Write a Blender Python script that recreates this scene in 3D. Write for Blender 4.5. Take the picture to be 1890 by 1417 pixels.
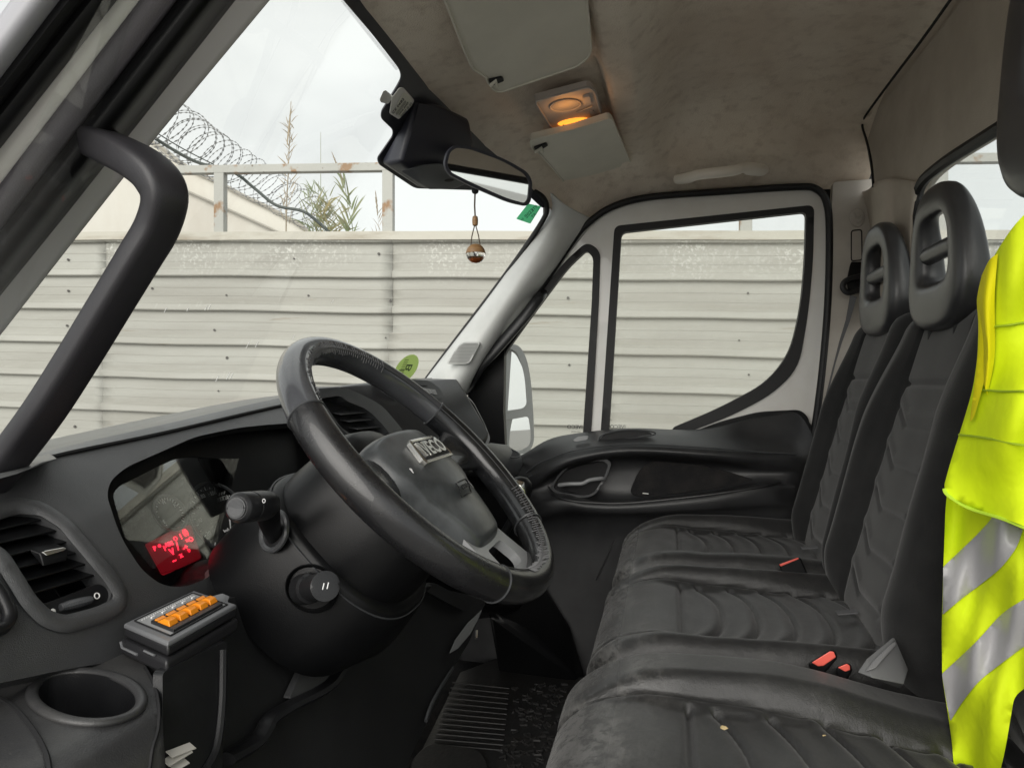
import bpy, bmesh, math, random
import numpy as np
from mathutils import Vector, Matrix, noise
from mathutils.geometry import delaunay_2d_cdt, tessellate_polygon
random.seed(7)
rad = math.radians
for o in list(bpy.data.objects): bpy.data.objects.remove(o)
SC = bpy.context.scene
COL = SC.collection
# ------------------------------------------------------------------ camera
H = 1.55                       # eye height above the ground
FPX = 1280.0                   # focal length in pixels of the 1890 px wide photograph
TH = rad(12.5)                 # the van is turned by this much to the picture plane
CT, ST = math.cos(TH), math.sin(TH)
cam_d = bpy.data.cameras.new('camera'); cam = bpy.data.objects.new('camera', cam_d); COL.objects.link(cam)
cam.location = (0, 0, H); cam.rotation_euler = (rad(90), 0, TH)
cam_d.sensor_width = 36; cam_d.lens = 36*FPX/1890; cam_d.clip_start = .02; cam_d.clip_end = 800
SC.camera = cam
SC.view_settings.view_transform = 'Standard'; SC.view_settings.look = 'None'
SC.view_settings.gamma = 1; SC.view_settings.exposure = 1.5
SC.cycles.max_bounces = 10; SC.cycles.diffuse_bounces = 6; SC.cycles.transparent_max_bounces = 16
SC.cycles.glossy_bounces = 5; SC.cycles.transmission_bounces = 8
# ------------------------------------------------------------------ world: overcast
W = bpy.data.worlds.new("World"); SC.world = W; W.use_nodes = True
nt = W.node_tree; nt.nodes.clear()
out = nt.nodes.new('ShaderNodeOutputWorld'); bg = nt.nodes.new('ShaderNodeBackground')
sky = nt.nodes.new('ShaderNodeTexSky'); sky.sky_type = 'NISHITA'; sky.sun_disc = False
SUN_EL, SUN_AZ = rad(28), rad(190)
sky.sun_elevation = SUN_EL; sky.sun_rotation = SUN_AZ
tc = nt.nodes.new('ShaderNodeTexCoord'); mp = nt.nodes.new('ShaderNodeMapping'); mp.inputs['Scale'].default_value = (1, 1, 2.6)
nz = nt.nodes.new('ShaderNodeTexNoise'); nz.inputs['Scale'].default_value = 1.7; nz.inputs['Detail'].default_value = 4; nz.inputs['Roughness'].default_value = .5
rp_ = nt.nodes.new('ShaderNodeValToRGB')
rp_.color_ramp.elements[0].position = .34; rp_.color_ramp.elements[0].color = (2.7, 2.76, 2.72, 1)
rp_.color_ramp.elements[1].position = .62; rp_.color_ramp.elements[1].color = (3.6, 3.65, 3.55, 1)
mx = nt.nodes.new('ShaderNodeMixRGB'); mx.inputs[0].default_value = .97
L = nt.links.new
L(tc.outputs['Generated'], mp.inputs[0]); L(mp.outputs[0], nz.inputs['Vector']); L(nz.outputs['Fac'], rp_.inputs[0])
L(sky.outputs[0], mx.inputs[1]); L(rp_.outputs[0], mx.inputs[2]); L(mx.outputs[0], bg.inputs[0]); L(bg.outputs[0], out.inputs[0])
bg.inputs[1].default_value = .1
sd = bpy.data.lights.new('sun', 'SUN'); sd.energy = 1.15; sd.angle = rad(60); sd.color = (1, .96, .9)
so = bpy.data.objects.new('sun', sd); COL.objects.link(so)
so.rotation_euler = (rad(90)-SUN_EL, 0, rad(180)-SUN_AZ+rad(0)); so.location = (0, 0, 30)

# ------------------------------------------------------------------ photo rays (all coordinates below are relative to eye height)
def ray(u, v):
    a = (u-945)/FPX; c = (708.5-v)/FPX
    return Vector((a*CT-ST, a*ST+CT, c))
def PY(u, v, Y): d = ray(u, v); return d*(Y/d.y)
def PX(u, v, X): d = ray(u, v); return d*(X/d.x)
def PZ(u, v, Z): d = ray(u, v); return d*(Z/d.z)
def PN(u, v, p, n): d = ray(u, v); n = Vector(n); return d*(Vector(p).dot(n)/d.dot(n))
def PD(u, v, D): return ray(u, v)*D
def bis(u, v, fn, lo=.15, hi=3.5):
    d = ray(u, v); flo = fn(d*lo)
    for _ in range(44):
        m = (lo+hi)/2; fm = fn(d*m)
        if (fm > 0) == (flo > 0): lo = m
        else: hi = m
    return d*lo
# ------------------------------------------------------------------ materials
def N(nt, t, **kw):
    n = nt.nodes.new(t)
    for k, v in kw.items(): n.inputs[k].default_value = v
    return n
MATS = {}
def mat(name, col, rough=.5, metal=0, spec=.5, col2=None, nscale=20, ndet=6, lo=.4, hi=.6, bump=0, bscale=300, bdist=.002, coat=0,
        col3=None, n3=60, lo3=.6, hi3=.7, rough2=None, emit=None, estr=0, sheen=0, stretch=(1, 1, 1), bstretch=(1, 1, 1), sss=0, trans=0, alpha=1, btype='noise'):
    m = bpy.data.materials.new(name); m.use_nodes = True; nt = m.node_tree; b = nt.nodes['Principled BSDF']; L = nt.links.new
    b.inputs['Base Color'].default_value = (*col, 1); b.inputs['Roughness'].default_value = rough
    b.inputs['Metallic'].default_value = metal; b.inputs['Specular IOR Level'].default_value = spec
    b.inputs['Coat Weight'].default_value = coat; b.inputs['Sheen Weight'].default_value = sheen
    b.inputs['Transmission Weight'].default_value = trans; b.inputs['Alpha'].default_value = alpha
    if emit: b.inputs['Emission Color'].default_value = (*emit, 1); b.inputs['Emission Strength'].default_value = estr
    tc = nt.nodes.new('ShaderNodeTexCoord')
    src = None
    def noise_mask(scale, lo, hi, st):
        mp = nt.nodes.new('ShaderNodeMapping'); mp.inputs['Scale'].default_value = st
        n = N(nt, 'ShaderNodeTexNoise', Scale=scale, Detail=ndet, Roughness=.6)
        r = nt.nodes.new('ShaderNodeMapRange'); r.inputs[1].default_value = lo; r.inputs[2].default_value = hi
        L(tc.outputs['Object'], mp.inputs[0]); L(mp.outputs[0], n.inputs['Vector']); L(n.outputs['Fac'], r.inputs[0])
        return r.outputs[0]
    if col2:
        f = noise_mask(nscale, lo, hi, stretch)
        mx = nt.nodes.new('ShaderNodeMixRGB'); mx.inputs[1].default_value = (*col, 1); mx.inputs[2].default_value = (*col2, 1)
        L(f, mx.inputs[0]); src = mx.outputs[0]
        if rough2 is not None:
            mr = nt.nodes.new('ShaderNodeMapRange'); mr.inputs[3].default_value = rough; mr.inputs[4].default_value = rough2
            L(f, mr.inputs[0]); L(mr.outputs[0], b.inputs['Roughness'])
    if col3:
        f3 = noise_mask(n3, lo3, hi3, stretch)
        mx3 = nt.nodes.new('ShaderNodeMixRGB'); mx3.inputs[2].default_value = (*col3, 1)
        if src: L(src, mx3.inputs[1])
        else: mx3.inputs[1].default_value = (*col, 1)
        L(f3, mx3.inputs[0]); src = mx3.outputs[0]
    if src: L(src, b.inputs['Base Color'])
    if bump:
        mp = nt.nodes.new('ShaderNodeMapping'); mp.inputs['Scale'].default_value = bstretch
        L(tc.outputs['Object'], mp.inputs[0])
        if btype == 'noise':
            n = N(nt, 'ShaderNodeTexNoise', Scale=bscale, Detail=3); o = n.outputs['Fac']
        else:
            n = N(nt, 'ShaderNodeTexVoronoi', Scale=bscale); o = n.outputs['Distance']
        L(mp.outputs[0], n.inputs['Vector'])
        bp = nt.nodes.new('ShaderNodeBump'); bp.inputs['Strength'].default_value = bump; bp.inputs['Distance'].default_value = bdist
        L(o, bp.inputs['Height']); L(bp.outputs[0], b.inputs['Normal'])
    MATS[name] = m
    return m
plastic = mat('black_plastic', (.009, .0092, .0102), .33, spec=.38, col2=(.022, .0225, .024), nscale=9, lo=.4, hi=.75, bump=.35, bscale=900, bdist=.0006)
plastic_d = mat('dark_plastic', (.0045, .0047, .0052), .36, spec=.24, col2=(.007, .0072, .008), nscale=7, lo=.4, hi=.8, bump=.3, bscale=900, bdist=.0006)
plastic_g = mat('grey_plastic', (.040, .042, .045), .33, col2=(.060, .062, .065), nscale=12, lo=.4, hi=.7, bump=.25, bscale=900, bdist=.0006)
dashp = mat('dash_plastic', (.052, .053, .055), .34, col2=(.068, .069, .071), nscale=8, lo=.4, hi=.7, col3=(.022, .022, .023), n3=14, lo3=.62, hi3=.72, bump=.9, bscale=1100, bdist=.0007)
deckp = mat('deck_plastic', (.125, .13, .13), .34, col2=(.10, .103, .103), nscale=10, bump=.5, bscale=900, bdist=.0006)  # paler than the dash plastic: sky sheen and dust put into the colour
pod_grey = mat('satin_grey', (.26, .265, .27), .35, bump=.1, bscale=700, bdist=.0004)
black = mat('void_black', (.006, .006, .007), .7)
dusty = mat('dusty_plastic', (.034, .034, .0355), .40, col2=(.06, .059, .057), nscale=14, lo=.45, hi=.75, col3=(.10, .098, .094), n3=130, lo3=.66, hi3=.78, bump=.4, bscale=700, bdist=.0008)
rubber = mat('black_rubber', (.006, .006, .007), .55, bump=.2, bscale=300, bdist=.0006)
leather = mat('worn_leather', (.012, .012, .0132), .24, coat=.35, col2=(.016, .016, .017), nscale=30, lo=.42, hi=.7, bump=.35, bscale=1300, bdist=.0004, btype='vor', rough2=.36)
leather_s = mat('polished_leather', (.13, .135, .145), .33, col2=(.09, .095, .10), nscale=25, lo=.45, hi=.7, bump=.12, bscale=150, bdist=.001)
leather_c = mat('cracked_leather', (.010, .0105, .0115), .26, coat=.3, col2=(.024, .025, .027), nscale=22, lo=.45, hi=.65, bump=.3, bscale=60, bdist=.0009, bstretch=(1, 1, .5))
hubm = mat('hub_plastic', (.090, .096, .100), .30, col2=(.035, .038, .040), nscale=16, lo=.38, hi=.64, bump=.25, bscale=500, bdist=.0006)
thread = mat('thread', (.16, .16, .165), .6)
paint = mat('white_paint', (.76, .755, .73), .3, coat=.4, col2=(.66, .635, .59), nscale=4, lo=.45, hi=.75)
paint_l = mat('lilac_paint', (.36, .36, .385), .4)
trim = mat('pillar_trim', (.60, .61, .60), .42, col2=(.50, .505, .49), nscale=6, lo=.45, hi=.75, bump=.2, bscale=900, bdist=.0005)
trim_d = mat('pillar_trim_warm', (.46, .43, .385), .5, col2=(.38, .35, .31), nscale=9, lo=.4, hi=.7, bump=.2, bscale=800, bdist=.0006)
pil_g = mat('pillar_grey', (.60, .585, .58), .5, bump=.2, bscale=800, bdist=.0006)
blueblk = mat('navy_plastic', (.026, .027, .037), .45, bump=.15, bscale=700, bdist=.0005)
lining_m = mat('felt', (.84, .755, .645), .95, spec=.1, col2=(.66, .56, .46), nscale=3.2, ndet=8, lo=.38, hi=.64, col3=(.52, .43, .345), n3=34, lo3=.50, hi3=.85, bump=.9, bscale=420, bdist=.0022, sheen=.15)
visor_m = mat('visor_vinyl', (.74, .71, .62), .6, spec=.3, col2=(.66, .635, .55), nscale=6, lo=.4, hi=.7, bump=.25, bscale=600, bdist=.0008)
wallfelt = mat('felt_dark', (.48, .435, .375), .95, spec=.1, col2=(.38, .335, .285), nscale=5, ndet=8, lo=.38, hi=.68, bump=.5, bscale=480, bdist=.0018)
cloth = mat('seat_cloth', (.010, .010, .0105), .8, spec=.22, col2=(.018, .018, .018), nscale=18, lo=.35, hi=.7, bump=.6, bscale=900, bdist=.0010, sheen=.25)
carpet = mat('carpet', (.016, .016, .017), .95, spec=.1, col2=(.03, .028, .027), nscale=22, lo=.4, hi=.7, bump=.7, bscale=240, bdist=.004)
matrub = mat('mat_rubber', (.022, .022, .0225), .5, spec=.4, col2=(.03, .028, .027), nscale=14, lo=.42, hi=.7, bump=.5, bscale=120, bdist=.002)
steel = mat('galv_steel', (.42, .42, .39), .5, metal=.3, col2=(.34, .33, .30), nscale=9, lo=.4, hi=.7)
chrome = mat('chrome', (.85, .84, .80), .22, metal=1)
mirror_m = mat('mirror_glass', (.86, .86, .85), .02, metal=1)
extplast = mat('mirror_housing', (.33, .34, .35), .5, bump=.2, bscale=500, bdist=.001)
red = mat('buckle_red', (.75, .12, .09), .35)
orange = mat('orange_rocker', (.85, .28, .015), .35)
boxm = mat('box_plastic', (.018, .018, .020), .4, bump=.3, bscale=500, bdist=.0006)
boxtop = mat('box_top', (.15, .153, .16), .38, bump=.2, bscale=600, bdist=.0005)
white_p = mat('white_plastic', (.86, .86, .84), .4, col2=(.76, .76, .74), nscale=30)
ink = mat('ink', (.03, .03, .035), .6)
inkw = mat('white_ink', (.75, .75, .75), .6)
def backlit(name, c):
    m = bpy.data.materials.new(name); m.use_nodes = True; nt = m.node_tree; nt.nodes.clear(); L = nt.links.new
    o = nt.nodes.new('ShaderNodeOutputMaterial'); a = nt.nodes.new('ShaderNodeBsdfTranslucent'); b = nt.nodes.new('ShaderNodeBsdfDiffuse'); x = nt.nodes.new('ShaderNodeMixShader')
    a.inputs[0].default_value = (*c, 1); b.inputs[0].default_value = (*c, 1); x.inputs[0].default_value = .25
    L(a.outputs[0], x.inputs[1]); L(b.outputs[0], x.inputs[2]); L(x.outputs[0], o.inputs[0]); return m
green = backlit('green_paper', (.34, .82, .56))
lime = backlit('lime_paper', (.62, .72, .38))
wood = mat('wood', (.33, .19, .085), .5, col2=(.24, .13, .055), nscale=60, stretch=(1, 1, 6), lo=.4, hi=.6)
belt = mat('belt_web', (.10, .10, .105), .7, bump=.4, bscale=500, bdist=.0005)
beltg = mat('belt_guide', (.135, .137, .14), .5)
hivis = mat('hi_vis', (.66, .80, .012), .75, spec=.25, bump=.6, bscale=26, bdist=.004, col2=(.58, .74, .004), nscale=5, lo=.4, hi=.7, emit=None)
hivis_y = mat('hi_vis_lining', (.70, .64, .004), .75, spec=.25, bump=.3, bscale=420, bdist=.0008)
refl = mat('reflective_tape', (.37, .365, .375), .35, bump=.25, bscale=500, bdist=.0005, spec=.6)
straw = mat('straw', (.42, .33, .17), .8)
paper = mat('paper', (.5, .48, .44), .8)
leaf = mat('reed_leaf', (.17, .21, .105), .7, col2=(.30, .28, .17), nscale=5, lo=.4, hi=.7)
plume = mat('reed_plume', (.27, .22, .15), .9, col2=(.36, .30, .22), nscale=20)
wiremat = mat('razor_wire', (.17, .17, .17), .5, metal=.5)
cable = mat('cable', (.04, .055, .05), .6)
asphalt = mat('asphalt', (.24, .236, .224), .9, col2=(.30, .29, .275), nscale=3, bump=.5, bscale=60, bdist=.01)
render_w = mat('white_render', (.62, .60, .545), .9, col2=(.52, .48, .42), nscale=1.2, stretch=(1, 1, .3), lo=.45, hi=.8)
stainw = mat('roof_edge', (.34, .32, .28), .8)
post_m = mat('painted_post', (.40, .40, .37), .6, col2=(.27, .16, .08), nscale=4.5, ndet=9, lo=.54, hi=.60, col3=(.14, .10, .07), n3=16, lo3=.64, hi3=.68, bump=.5, bscale=60, bdist=.003)
fence_m = mat('fence_sheet', (.395, .393, .358), .55, spec=.35, col2=(.292, .282, .25), nscale=1.6, ndet=10, lo=.40, hi=.70, stretch=(.22, 1, 3), col3=(.24, .205, .155), n3=5, lo3=.665, hi3=.74, bump=.35, bscale=14, bdist=.01)
ledge_m = mat('fence_ledge', (.36, .33, .285), .7, col2=(.29, .25, .205), nscale=2.5, ndet=8, stretch=(.5, 1, 2), lo=.4, hi=.7, bump=.3, bscale=20, bdist=.006)
cap_m = mat('fence_cap', (.47, .45, .39), .65, col2=(.30, .26, .20), nscale=3, ndet=9, stretch=(.5, 1, 3), lo=.5, hi=.7, bump=.4, bscale=15, bdist=.01)
def flakes(m):
    nt = m.node_tree; L = nt.links.new; b = nt.nodes['Principled BSDF']; src = b.inputs['Base Color'].links[0].from_socket
    tc = nt.nodes.new('ShaderNodeTexCoord'); a = N(nt, 'ShaderNodeTexNoise', Scale=38, Detail=8, Roughness=.7); c = N(nt, 'ShaderNodeTexNoise', Scale=.9, Detail=3)
    s = nt.nodes.new('ShaderNodeSeparateXYZ'); L(tc.outputs['Object'], a.inputs['Vector']); L(tc.outputs['Object'], c.inputs['Vector']); L(tc.outputs['Object'], s.inputs[0])
    r = [nt.nodes.new('ShaderNodeMapRange') for _ in range(3)]
    for q, (lo, hi, o) in zip(r, ((.53, .57, a.outputs['Fac']), (.46, .60, c.outputs['Fac']), (.85, 1.15, s.outputs[2]))):
        q.inputs[1].default_value = lo; q.inputs[2].default_value = hi; L(o, q.inputs[0])
    m1 = nt.nodes.new('ShaderNodeMath'); m1.operation = 'MULTIPLY'; m2 = nt.nodes.new('ShaderNodeMath'); m2.operation = 'MULTIPLY'
    L(r[0].outputs[0], m1.inputs[0]); L(r[1].outputs[0], m1.inputs[1]); L(m1.outputs[0], m2.inputs[0]); L(r[2].outputs[0], m2.inputs[1])
    x = nt.nodes.new('ShaderNodeMixRGB'); x.inputs[2].default_value = (.66, .66, .62, 1); L(m2.outputs[0], x.inputs[0]); L(src, x.inputs[1]); L(x.outputs[0], b.inputs['Base Color'])
flakes(fence_m)
bolt_m = mat('bolt', (.07, .065, .06), .6)
led = mat('red_led', (.1, 0, 0), .4, emit=(1, .02, .05), estr=1.1)
lampm = mat('lamp_lens_lit', (.8, .4, .1), .4, emit=(1, .30, .03), estr=.62)
lampplate = mat('lamp_plate', (.44, .40, .37), .4)
lampd = mat('lamp_dish', (.30, .28, .27), .35)
def glass(name, dust, dcol=(.75, .74, .70), gl=.06, tint=(.97, .985, .975)):
    m = bpy.data.materials.new(name); m.use_nodes = True; nt = m.node_tree; nt.nodes.clear(); L = nt.links.new
    o = nt.nodes.new('ShaderNodeOutputMaterial'); t = nt.nodes.new('ShaderNodeBsdfTransparent'); t.inputs[0].default_value = (*tint, 1)
    g = nt.nodes.new('ShaderNodeBsdfGlossy'); g.inputs['Roughness'].default_value = .01
    d = nt.nodes.new('ShaderNodeBsdfTranslucent'); d.inputs[0].default_value = (*dcol, 1)
    lw = nt.nodes.new('ShaderNodeLayerWeight'); lw.inputs[0].default_value = .12
    ml = nt.nodes.new('ShaderNodeMath'); ml.operation = 'MULTIPLY'; ml.inputs[1].default_value = gl*3
    m1 = nt.nodes.new('ShaderNodeMixShader'); m2 = nt.nodes.new('ShaderNodeMixShader')
    tcn = nt.nodes.new('ShaderNodeTexCoord'); nz = N(nt, 'ShaderNodeTexNoise', Scale=5, Detail=8, Roughness=.65)
    mr = nt.nodes.new('ShaderNodeMapRange'); mr.inputs[1].default_value = .3; mr.inputs[2].default_value = .8; mr.inputs[3].default_value = dust*.6; mr.inputs[4].default_value = dust*1.6
    L(tcn.outputs['Object'], nz.inputs['Vector']); L(nz.outputs['Fac'], mr.inputs[0])
    L(lw.outputs['Fresnel'], ml.inputs[0]); L(ml.outputs[0], m1.inputs[0]); L(t.outputs[0], m1.inputs[1]); L(g.outputs[0], m1.inputs[2])
    L(mr.outputs[0], m2.inputs[0]); L(m1.outputs[0], m2.inputs[1]); L(d.outputs[0], m2.inputs[2]); L(m2.outputs[0], o.inputs[0])
    return m
ws_glass = glass('windscreen_glass', .02, gl=.03)
door_glass = glass('dirty_glass', .11, (.80, .76, .68))
lens_glass = glass('lens_glass', .0, gl=1.1)

def worn_cloth(name, x_edge, amount=1.0, col=(.011, .011, .0115)):
    """seat cloth polished and dusty towards the front edge of the cushion"""
    m = bpy.data.materials.new(name); m.use_nodes = True; nt = m.node_tree; b = nt.nodes['Principled BSDF']; L = nt.links.new
    tc = nt.nodes.new('ShaderNodeTexCoord')
    n1 = N(nt, 'ShaderNodeTexNoise', Scale=9, Detail=10, Roughness=.7)
    mp = nt.nodes.new('ShaderNodeMapping'); mp.inputs['Scale'].default_value = (1.0, .35, 1)
    L(tc.outputs['Object'], mp.inputs[0]); L(mp.outputs[0], n1.inputs['Vector'])
    n2 = N(nt, 'ShaderNodeTexNoise', Scale=60, Detail=6, Roughness=.7); L(tc.outputs['Object'], n2.inputs['Vector'])
    sx = nt.nodes.new('ShaderNodeSeparateXYZ'); L(tc.outputs['Object'], sx.inputs[0])
    fr = nt.nodes.new('ShaderNodeMapRange'); fr.inputs[1].default_value = x_edge+.09; fr.inputs[2].default_value = x_edge-.03
    L(sx.outputs[0], fr.inputs[0])
    up = nt.nodes.new('ShaderNodeNewGeometry'); un = nt.nodes.new('ShaderNodeSeparateXYZ'); L(up.outputs['Normal'], un.inputs[0])
    r1 = nt.nodes.new('ShaderNodeMapRange'); r1.inputs[1].default_value = .44; r1.inputs[2].default_value = .58; L(n1.outputs['Fac'], r1.inputs[0])
    r2 = nt.nodes.new('ShaderNodeMapRange'); r2.inputs[1].default_value = .38; r2.inputs[2].default_value = .54; L(n2.outputs['Fac'], r2.inputs[0])
    a = nt.nodes.new('ShaderNodeMath'); a.operation = 'MULTIPLY'; L(r1.outputs[0], a.inputs[0]); L(r2.outputs[0], a.inputs[1])
    f0 = nt.nodes.new('ShaderNodeMapRange'); f0.inputs[3].default_value = .12*amount; f0.inputs[4].default_value = 1.0*amount; L(fr.outputs[0], f0.inputs[0])
    a2 = nt.nodes.new('ShaderNodeMath'); a2.operation = 'MULTIPLY'; L(a.outputs[0], a2.inputs[0]); L(f0.outputs[0], a2.inputs[1])
    c = nt.nodes.new('ShaderNodeMixRGB'); c.inputs[1].default_value = (*col, 1); c.inputs[2].default_value = (.10, .098, .095, 1)
    L(a2.outputs[0], c.inputs[0])
    c2 = nt.nodes.new('ShaderNodeMixRGB'); c2.inputs[2].default_value = (.026, .0258, .0255, 1); L(c.outputs[0], c2.inputs[1])
    f1 = nt.nodes.new('ShaderNodeMath'); f1.operation = 'MULTIPLY'; f1.inputs[1].default_value = .8*amount; L(fr.outputs[0], f1.inputs[0]); L(f1.outputs[0], c2.inputs[0])
    mxl = nt.nodes.new('ShaderNodeMixRGB'); mxl.blend_type = 'LIGHTEN'; mxl.inputs[0].default_value = 1; L(c.outputs[0], mxl.inputs[1]); L(c2.outputs[0], mxl.inputs[2])
    L(mxl.outputs[0], b.inputs['Base Color'])
    rr = nt.nodes.new('ShaderNodeMapRange'); rr.inputs[3].default_value = .46; rr.inputs[4].default_value = .24; L(fr.outputs[0], rr.inputs[0]); L(rr.outputs[0], b.inputs['Roughness'])
    n4 = N(nt, 'ShaderNodeTexNoise', Scale=800, Detail=3); L(tc.outputs['Object'], n4.inputs['Vector'])
    bp = nt.nodes.new('ShaderNodeBump'); bp.inputs['Strength'].default_value = .5; bp.inputs['Distance'].default_value = .0008; L(n4.outputs['Fac'], bp.inputs['Height'])
    n5 = N(nt, 'ShaderNodeTexNoise', Scale=18, Detail=5, Roughness=.6); L(mp.outputs[0], n5.inputs['Vector'])
    bp2 = nt.nodes.new('ShaderNodeBump'); bp2.inputs['Strength'].default_value = .5; bp2.inputs['Distance'].default_value = .006; L(n5.outputs['Fac'], bp2.inputs['Height'])
    L(bp.outputs[0], bp2.inputs['Normal']); L(bp2.outputs[0], b.inputs['Normal'])
    b.inputs['Specular IOR Level'].default_value = .5; b.inputs['Sheen Weight'].default_value = .15
    return m

# ------------------------------------------------------------------ builders
def tag(o, label=None, cat=None, group=None, kind=None):
    if label: o['label'] = label
    if cat: o['category'] = cat
    if group: o['group'] = group
    if kind: o['kind'] = kind
    return o
def empty(name, loc, label=None, cat=None, group=None):
    o = bpy.data.objects.new(name, None); COL.objects.link(o); o.location = (loc[0], loc[1], loc[2]+H); o.empty_display_size = .1
    bpy.context.view_layer.update()
    return tag(o, label, cat, group)
def wpos(o):
    p = Vector(o.location)
    while o.parent: o = o.parent; p += Vector(o.location)
    return p
def mk(name, verts, faces, m, parent=None, ang=38, bevel=0, seg=3, smooth=True, mats=None, midx=None, recalc=True, sub=0):
    V = [Vector(v) for v in verts]
    lo = Vector([min(v[i] for v in V) for i in range(3)]); hi = Vector([max(v[i] for v in V) for i in range(3)])
    c = (lo+hi)/2
    me = bpy.data.meshes.new(name); me.from_pydata([v-c for v in V], [], faces)
    if recalc:
        bm = bmesh.new(); bm.from_mesh(me)
        bmesh.ops.recalc_face_normals(bm, faces=bm.faces); bm.to_mesh(me); bm.free()
    if midx:
        for p, i in zip(me.polygons, midx): p.material_index = i
    for q in (mats or [m]): me.materials.append(q)
    if smooth:
        me.shade_smooth(); me.set_sharp_from_angle(angle=rad(ang))
    o = bpy.data.objects.new(name, me); COL.objects.link(o)
    wc = c+Vector((0, 0, H))
    if parent is not None:
        o.parent = parent; o.location = wc-wpos(parent)
    else: o.location = wc
    if sub:
        s = o.modifiers.new('sub', 'SUBSURF'); s.levels = sub; s.render_levels = sub
    if bevel:
        b = o.modifiers.new('bevel', 'BEVEL'); b.width = bevel; b.segments = seg; b.limit_method = 'ANGLE'; b.angle_limit = rad(35); b.harden_normals = False
    return o
def join(*parts):
    V, Fc = [], []
    for v, f in parts:
        n = len(V); V += [Vector(p) for p in v]; Fc += [tuple(i+n for i in q) for q in f]
    return V, Fc
def grid_faces(nu, nv, cu=False, cv=False, off=0):
    fs = []
    for i in range(nu if cu else nu-1):
        for j in range(nv if cv else nv-1):
            a = i*nv+j; b = ((i+1) % nu)*nv+j; c = ((i+1) % nu)*nv+(j+1) % nv; d = i*nv+(j+1) % nv
            fs.append((a+off, b+off, c+off, d+off))
    return fs
def loft(rows, cu=False, cv=True, caps=True):
    nu, nv = len(rows), len(rows[0]); V = [Vector(p) for r in rows for p in r]
    F = grid_faces(nu, nv, cu, cv)
    if caps and not cu and cv:
        F.append(tuple(range(nv))[::-1]); F.append(tuple((nu-1)*nv+i for i in range(nv)))
    return V, F
def cr(pts, n=6, closed=False):
    P = [Vector(p) for p in pts]; out = []; m = len(P)
    rng = range(m) if closed else range(m-1)
    for i in rng:
        if closed: p0, p1, p2, p3 = P[i-1], P[i], P[(i+1) % m], P[(i+2) % m]
        else: p0, p1, p2, p3 = P[max(i-1, 0)], P[i], P[i+1], P[min(i+2, m-1)]
        for k in range(n):
            t = k/n
            out.append(.5*((2*p1)+(p2-p0)*t+(2*p0-5*p1+4*p2-p3)*t*t+(3*p1-p0-3*p2+p3)*t**3))
    if not closed: out.append(P[-1])
    return out
def patch(rows, nu=6, nv=6):
    """smooth surface through a grid of control points"""
    R = [cr(r, nv) for r in rows]
    cols = [cr([R[i][j] for i in range(len(R))], nu) for j in range(len(R[0]))]
    return [[cols[j][i] for j in range(len(cols))] for i in range(len(cols[0]))]
def frames(path, closed=False, up=None):
    n = len(path); T = []
    for i in range(n):
        a = path[i-1] if (i > 0 or closed) else path[0]; b = path[(i+1) % n] if (i < n-1 or closed) else path[-1]
        T.append((b-a).normalized())
    u = Vector(up) if up is not None else (Vector((0, 0, 1)) if abs(T[0].z) < .9 else Vector((1, 0, 0)))
    out = []; x = u.cross(T[0]).normalized()
    for t in T:
        if up is not None: x = Vector(up).cross(t).normalized()
        else: x = (x-t*x.dot(t)).normalized()
        out.append((x, t.cross(x).normalized()))
    return out
def tube(path, r, ns=12, closed=False, ry=None, up=None, caps=True, expo=2):
    path = [Vector(p) for p in path]; fr = frames(path, closed, up); rows = []
    for i, (p, (x, y)) in enumerate(zip(path, fr)):
        a = r[i] if isinstance(r, (list, tuple)) else r
        b = (ry[i] if isinstance(ry, (list, tuple)) else ry) if ry else a
        row = []
        for k in range(ns):
            t = 2*math.pi*k/ns; c, s = math.cos(t), math.sin(t)
            if expo != 2: c = math.copysign(abs(c)**(2/expo), c); s = math.copysign(abs(s)**(2/expo), s)
            row.append(p+x*(a*c)+y*(b*s))
        rows.append(row)
    return loft(rows, cu=closed, caps=caps)
def box(p0, p1):
    x0, y0, z0 = p0; x1, y1, z1 = p1
    V = [(x0, y0, z0), (x1, y0, z0), (x1, y1, z0), (x0, y1, z0), (x0, y0, z1), (x1, y0, z1), (x1, y1, z1), (x0, y1, z1)]
    return V, [(0, 3, 2, 1), (4, 5, 6, 7), (0, 1, 5, 4), (1, 2, 6, 5), (2, 3, 7, 6), (3, 0, 4, 7)]
def obox(c, ax, ay, az):
    c, ax, ay, az = Vector(c), Vector(ax), Vector(ay), Vector(az)
    V = [c+ax*i+ay*j+az*k for k in (-1, 1) for i, j in ((-1, -1), (1, -1), (1, 1), (-1, 1))]
    return V, [(0, 3, 2, 1), (4, 5, 6, 7), (0, 1, 5, 4), (1, 2, 6, 5), (2, 3, 7, 6), (3, 0, 4, 7)]
def prism(pts, ext):
    n = len(pts); P = [Vector(p) for p in pts]; e = Vector(ext)
    V = P+[p+e for p in P]
    return V, [tuple(range(n)), tuple(range(2*n-1, n-1, -1))]+[(i, (i+1) % n, n+(i+1) % n, n+i) for i in range(n)]
def hull(pts):
    bm = bmesh.new()
    for p in pts: bm.verts.new(p)
    bmesh.ops.convex_hull(bm, input=bm.verts)
    bmesh.ops.dissolve_limit(bm, angle_limit=rad(4), verts=bm.verts, edges=bm.edges)
    bm.verts.index_update(); vs = [v.co.copy() for v in bm.verts]; fs = [tuple(v.index for v in f.verts) for f in bm.faces]
    used = sorted({i for f in fs for i in f}); mp_ = {a: b for b, a in enumerate(used)}
    bm.free(); return [vs[i] for i in used], [tuple(mp_[i] for i in f) for f in fs]
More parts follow.
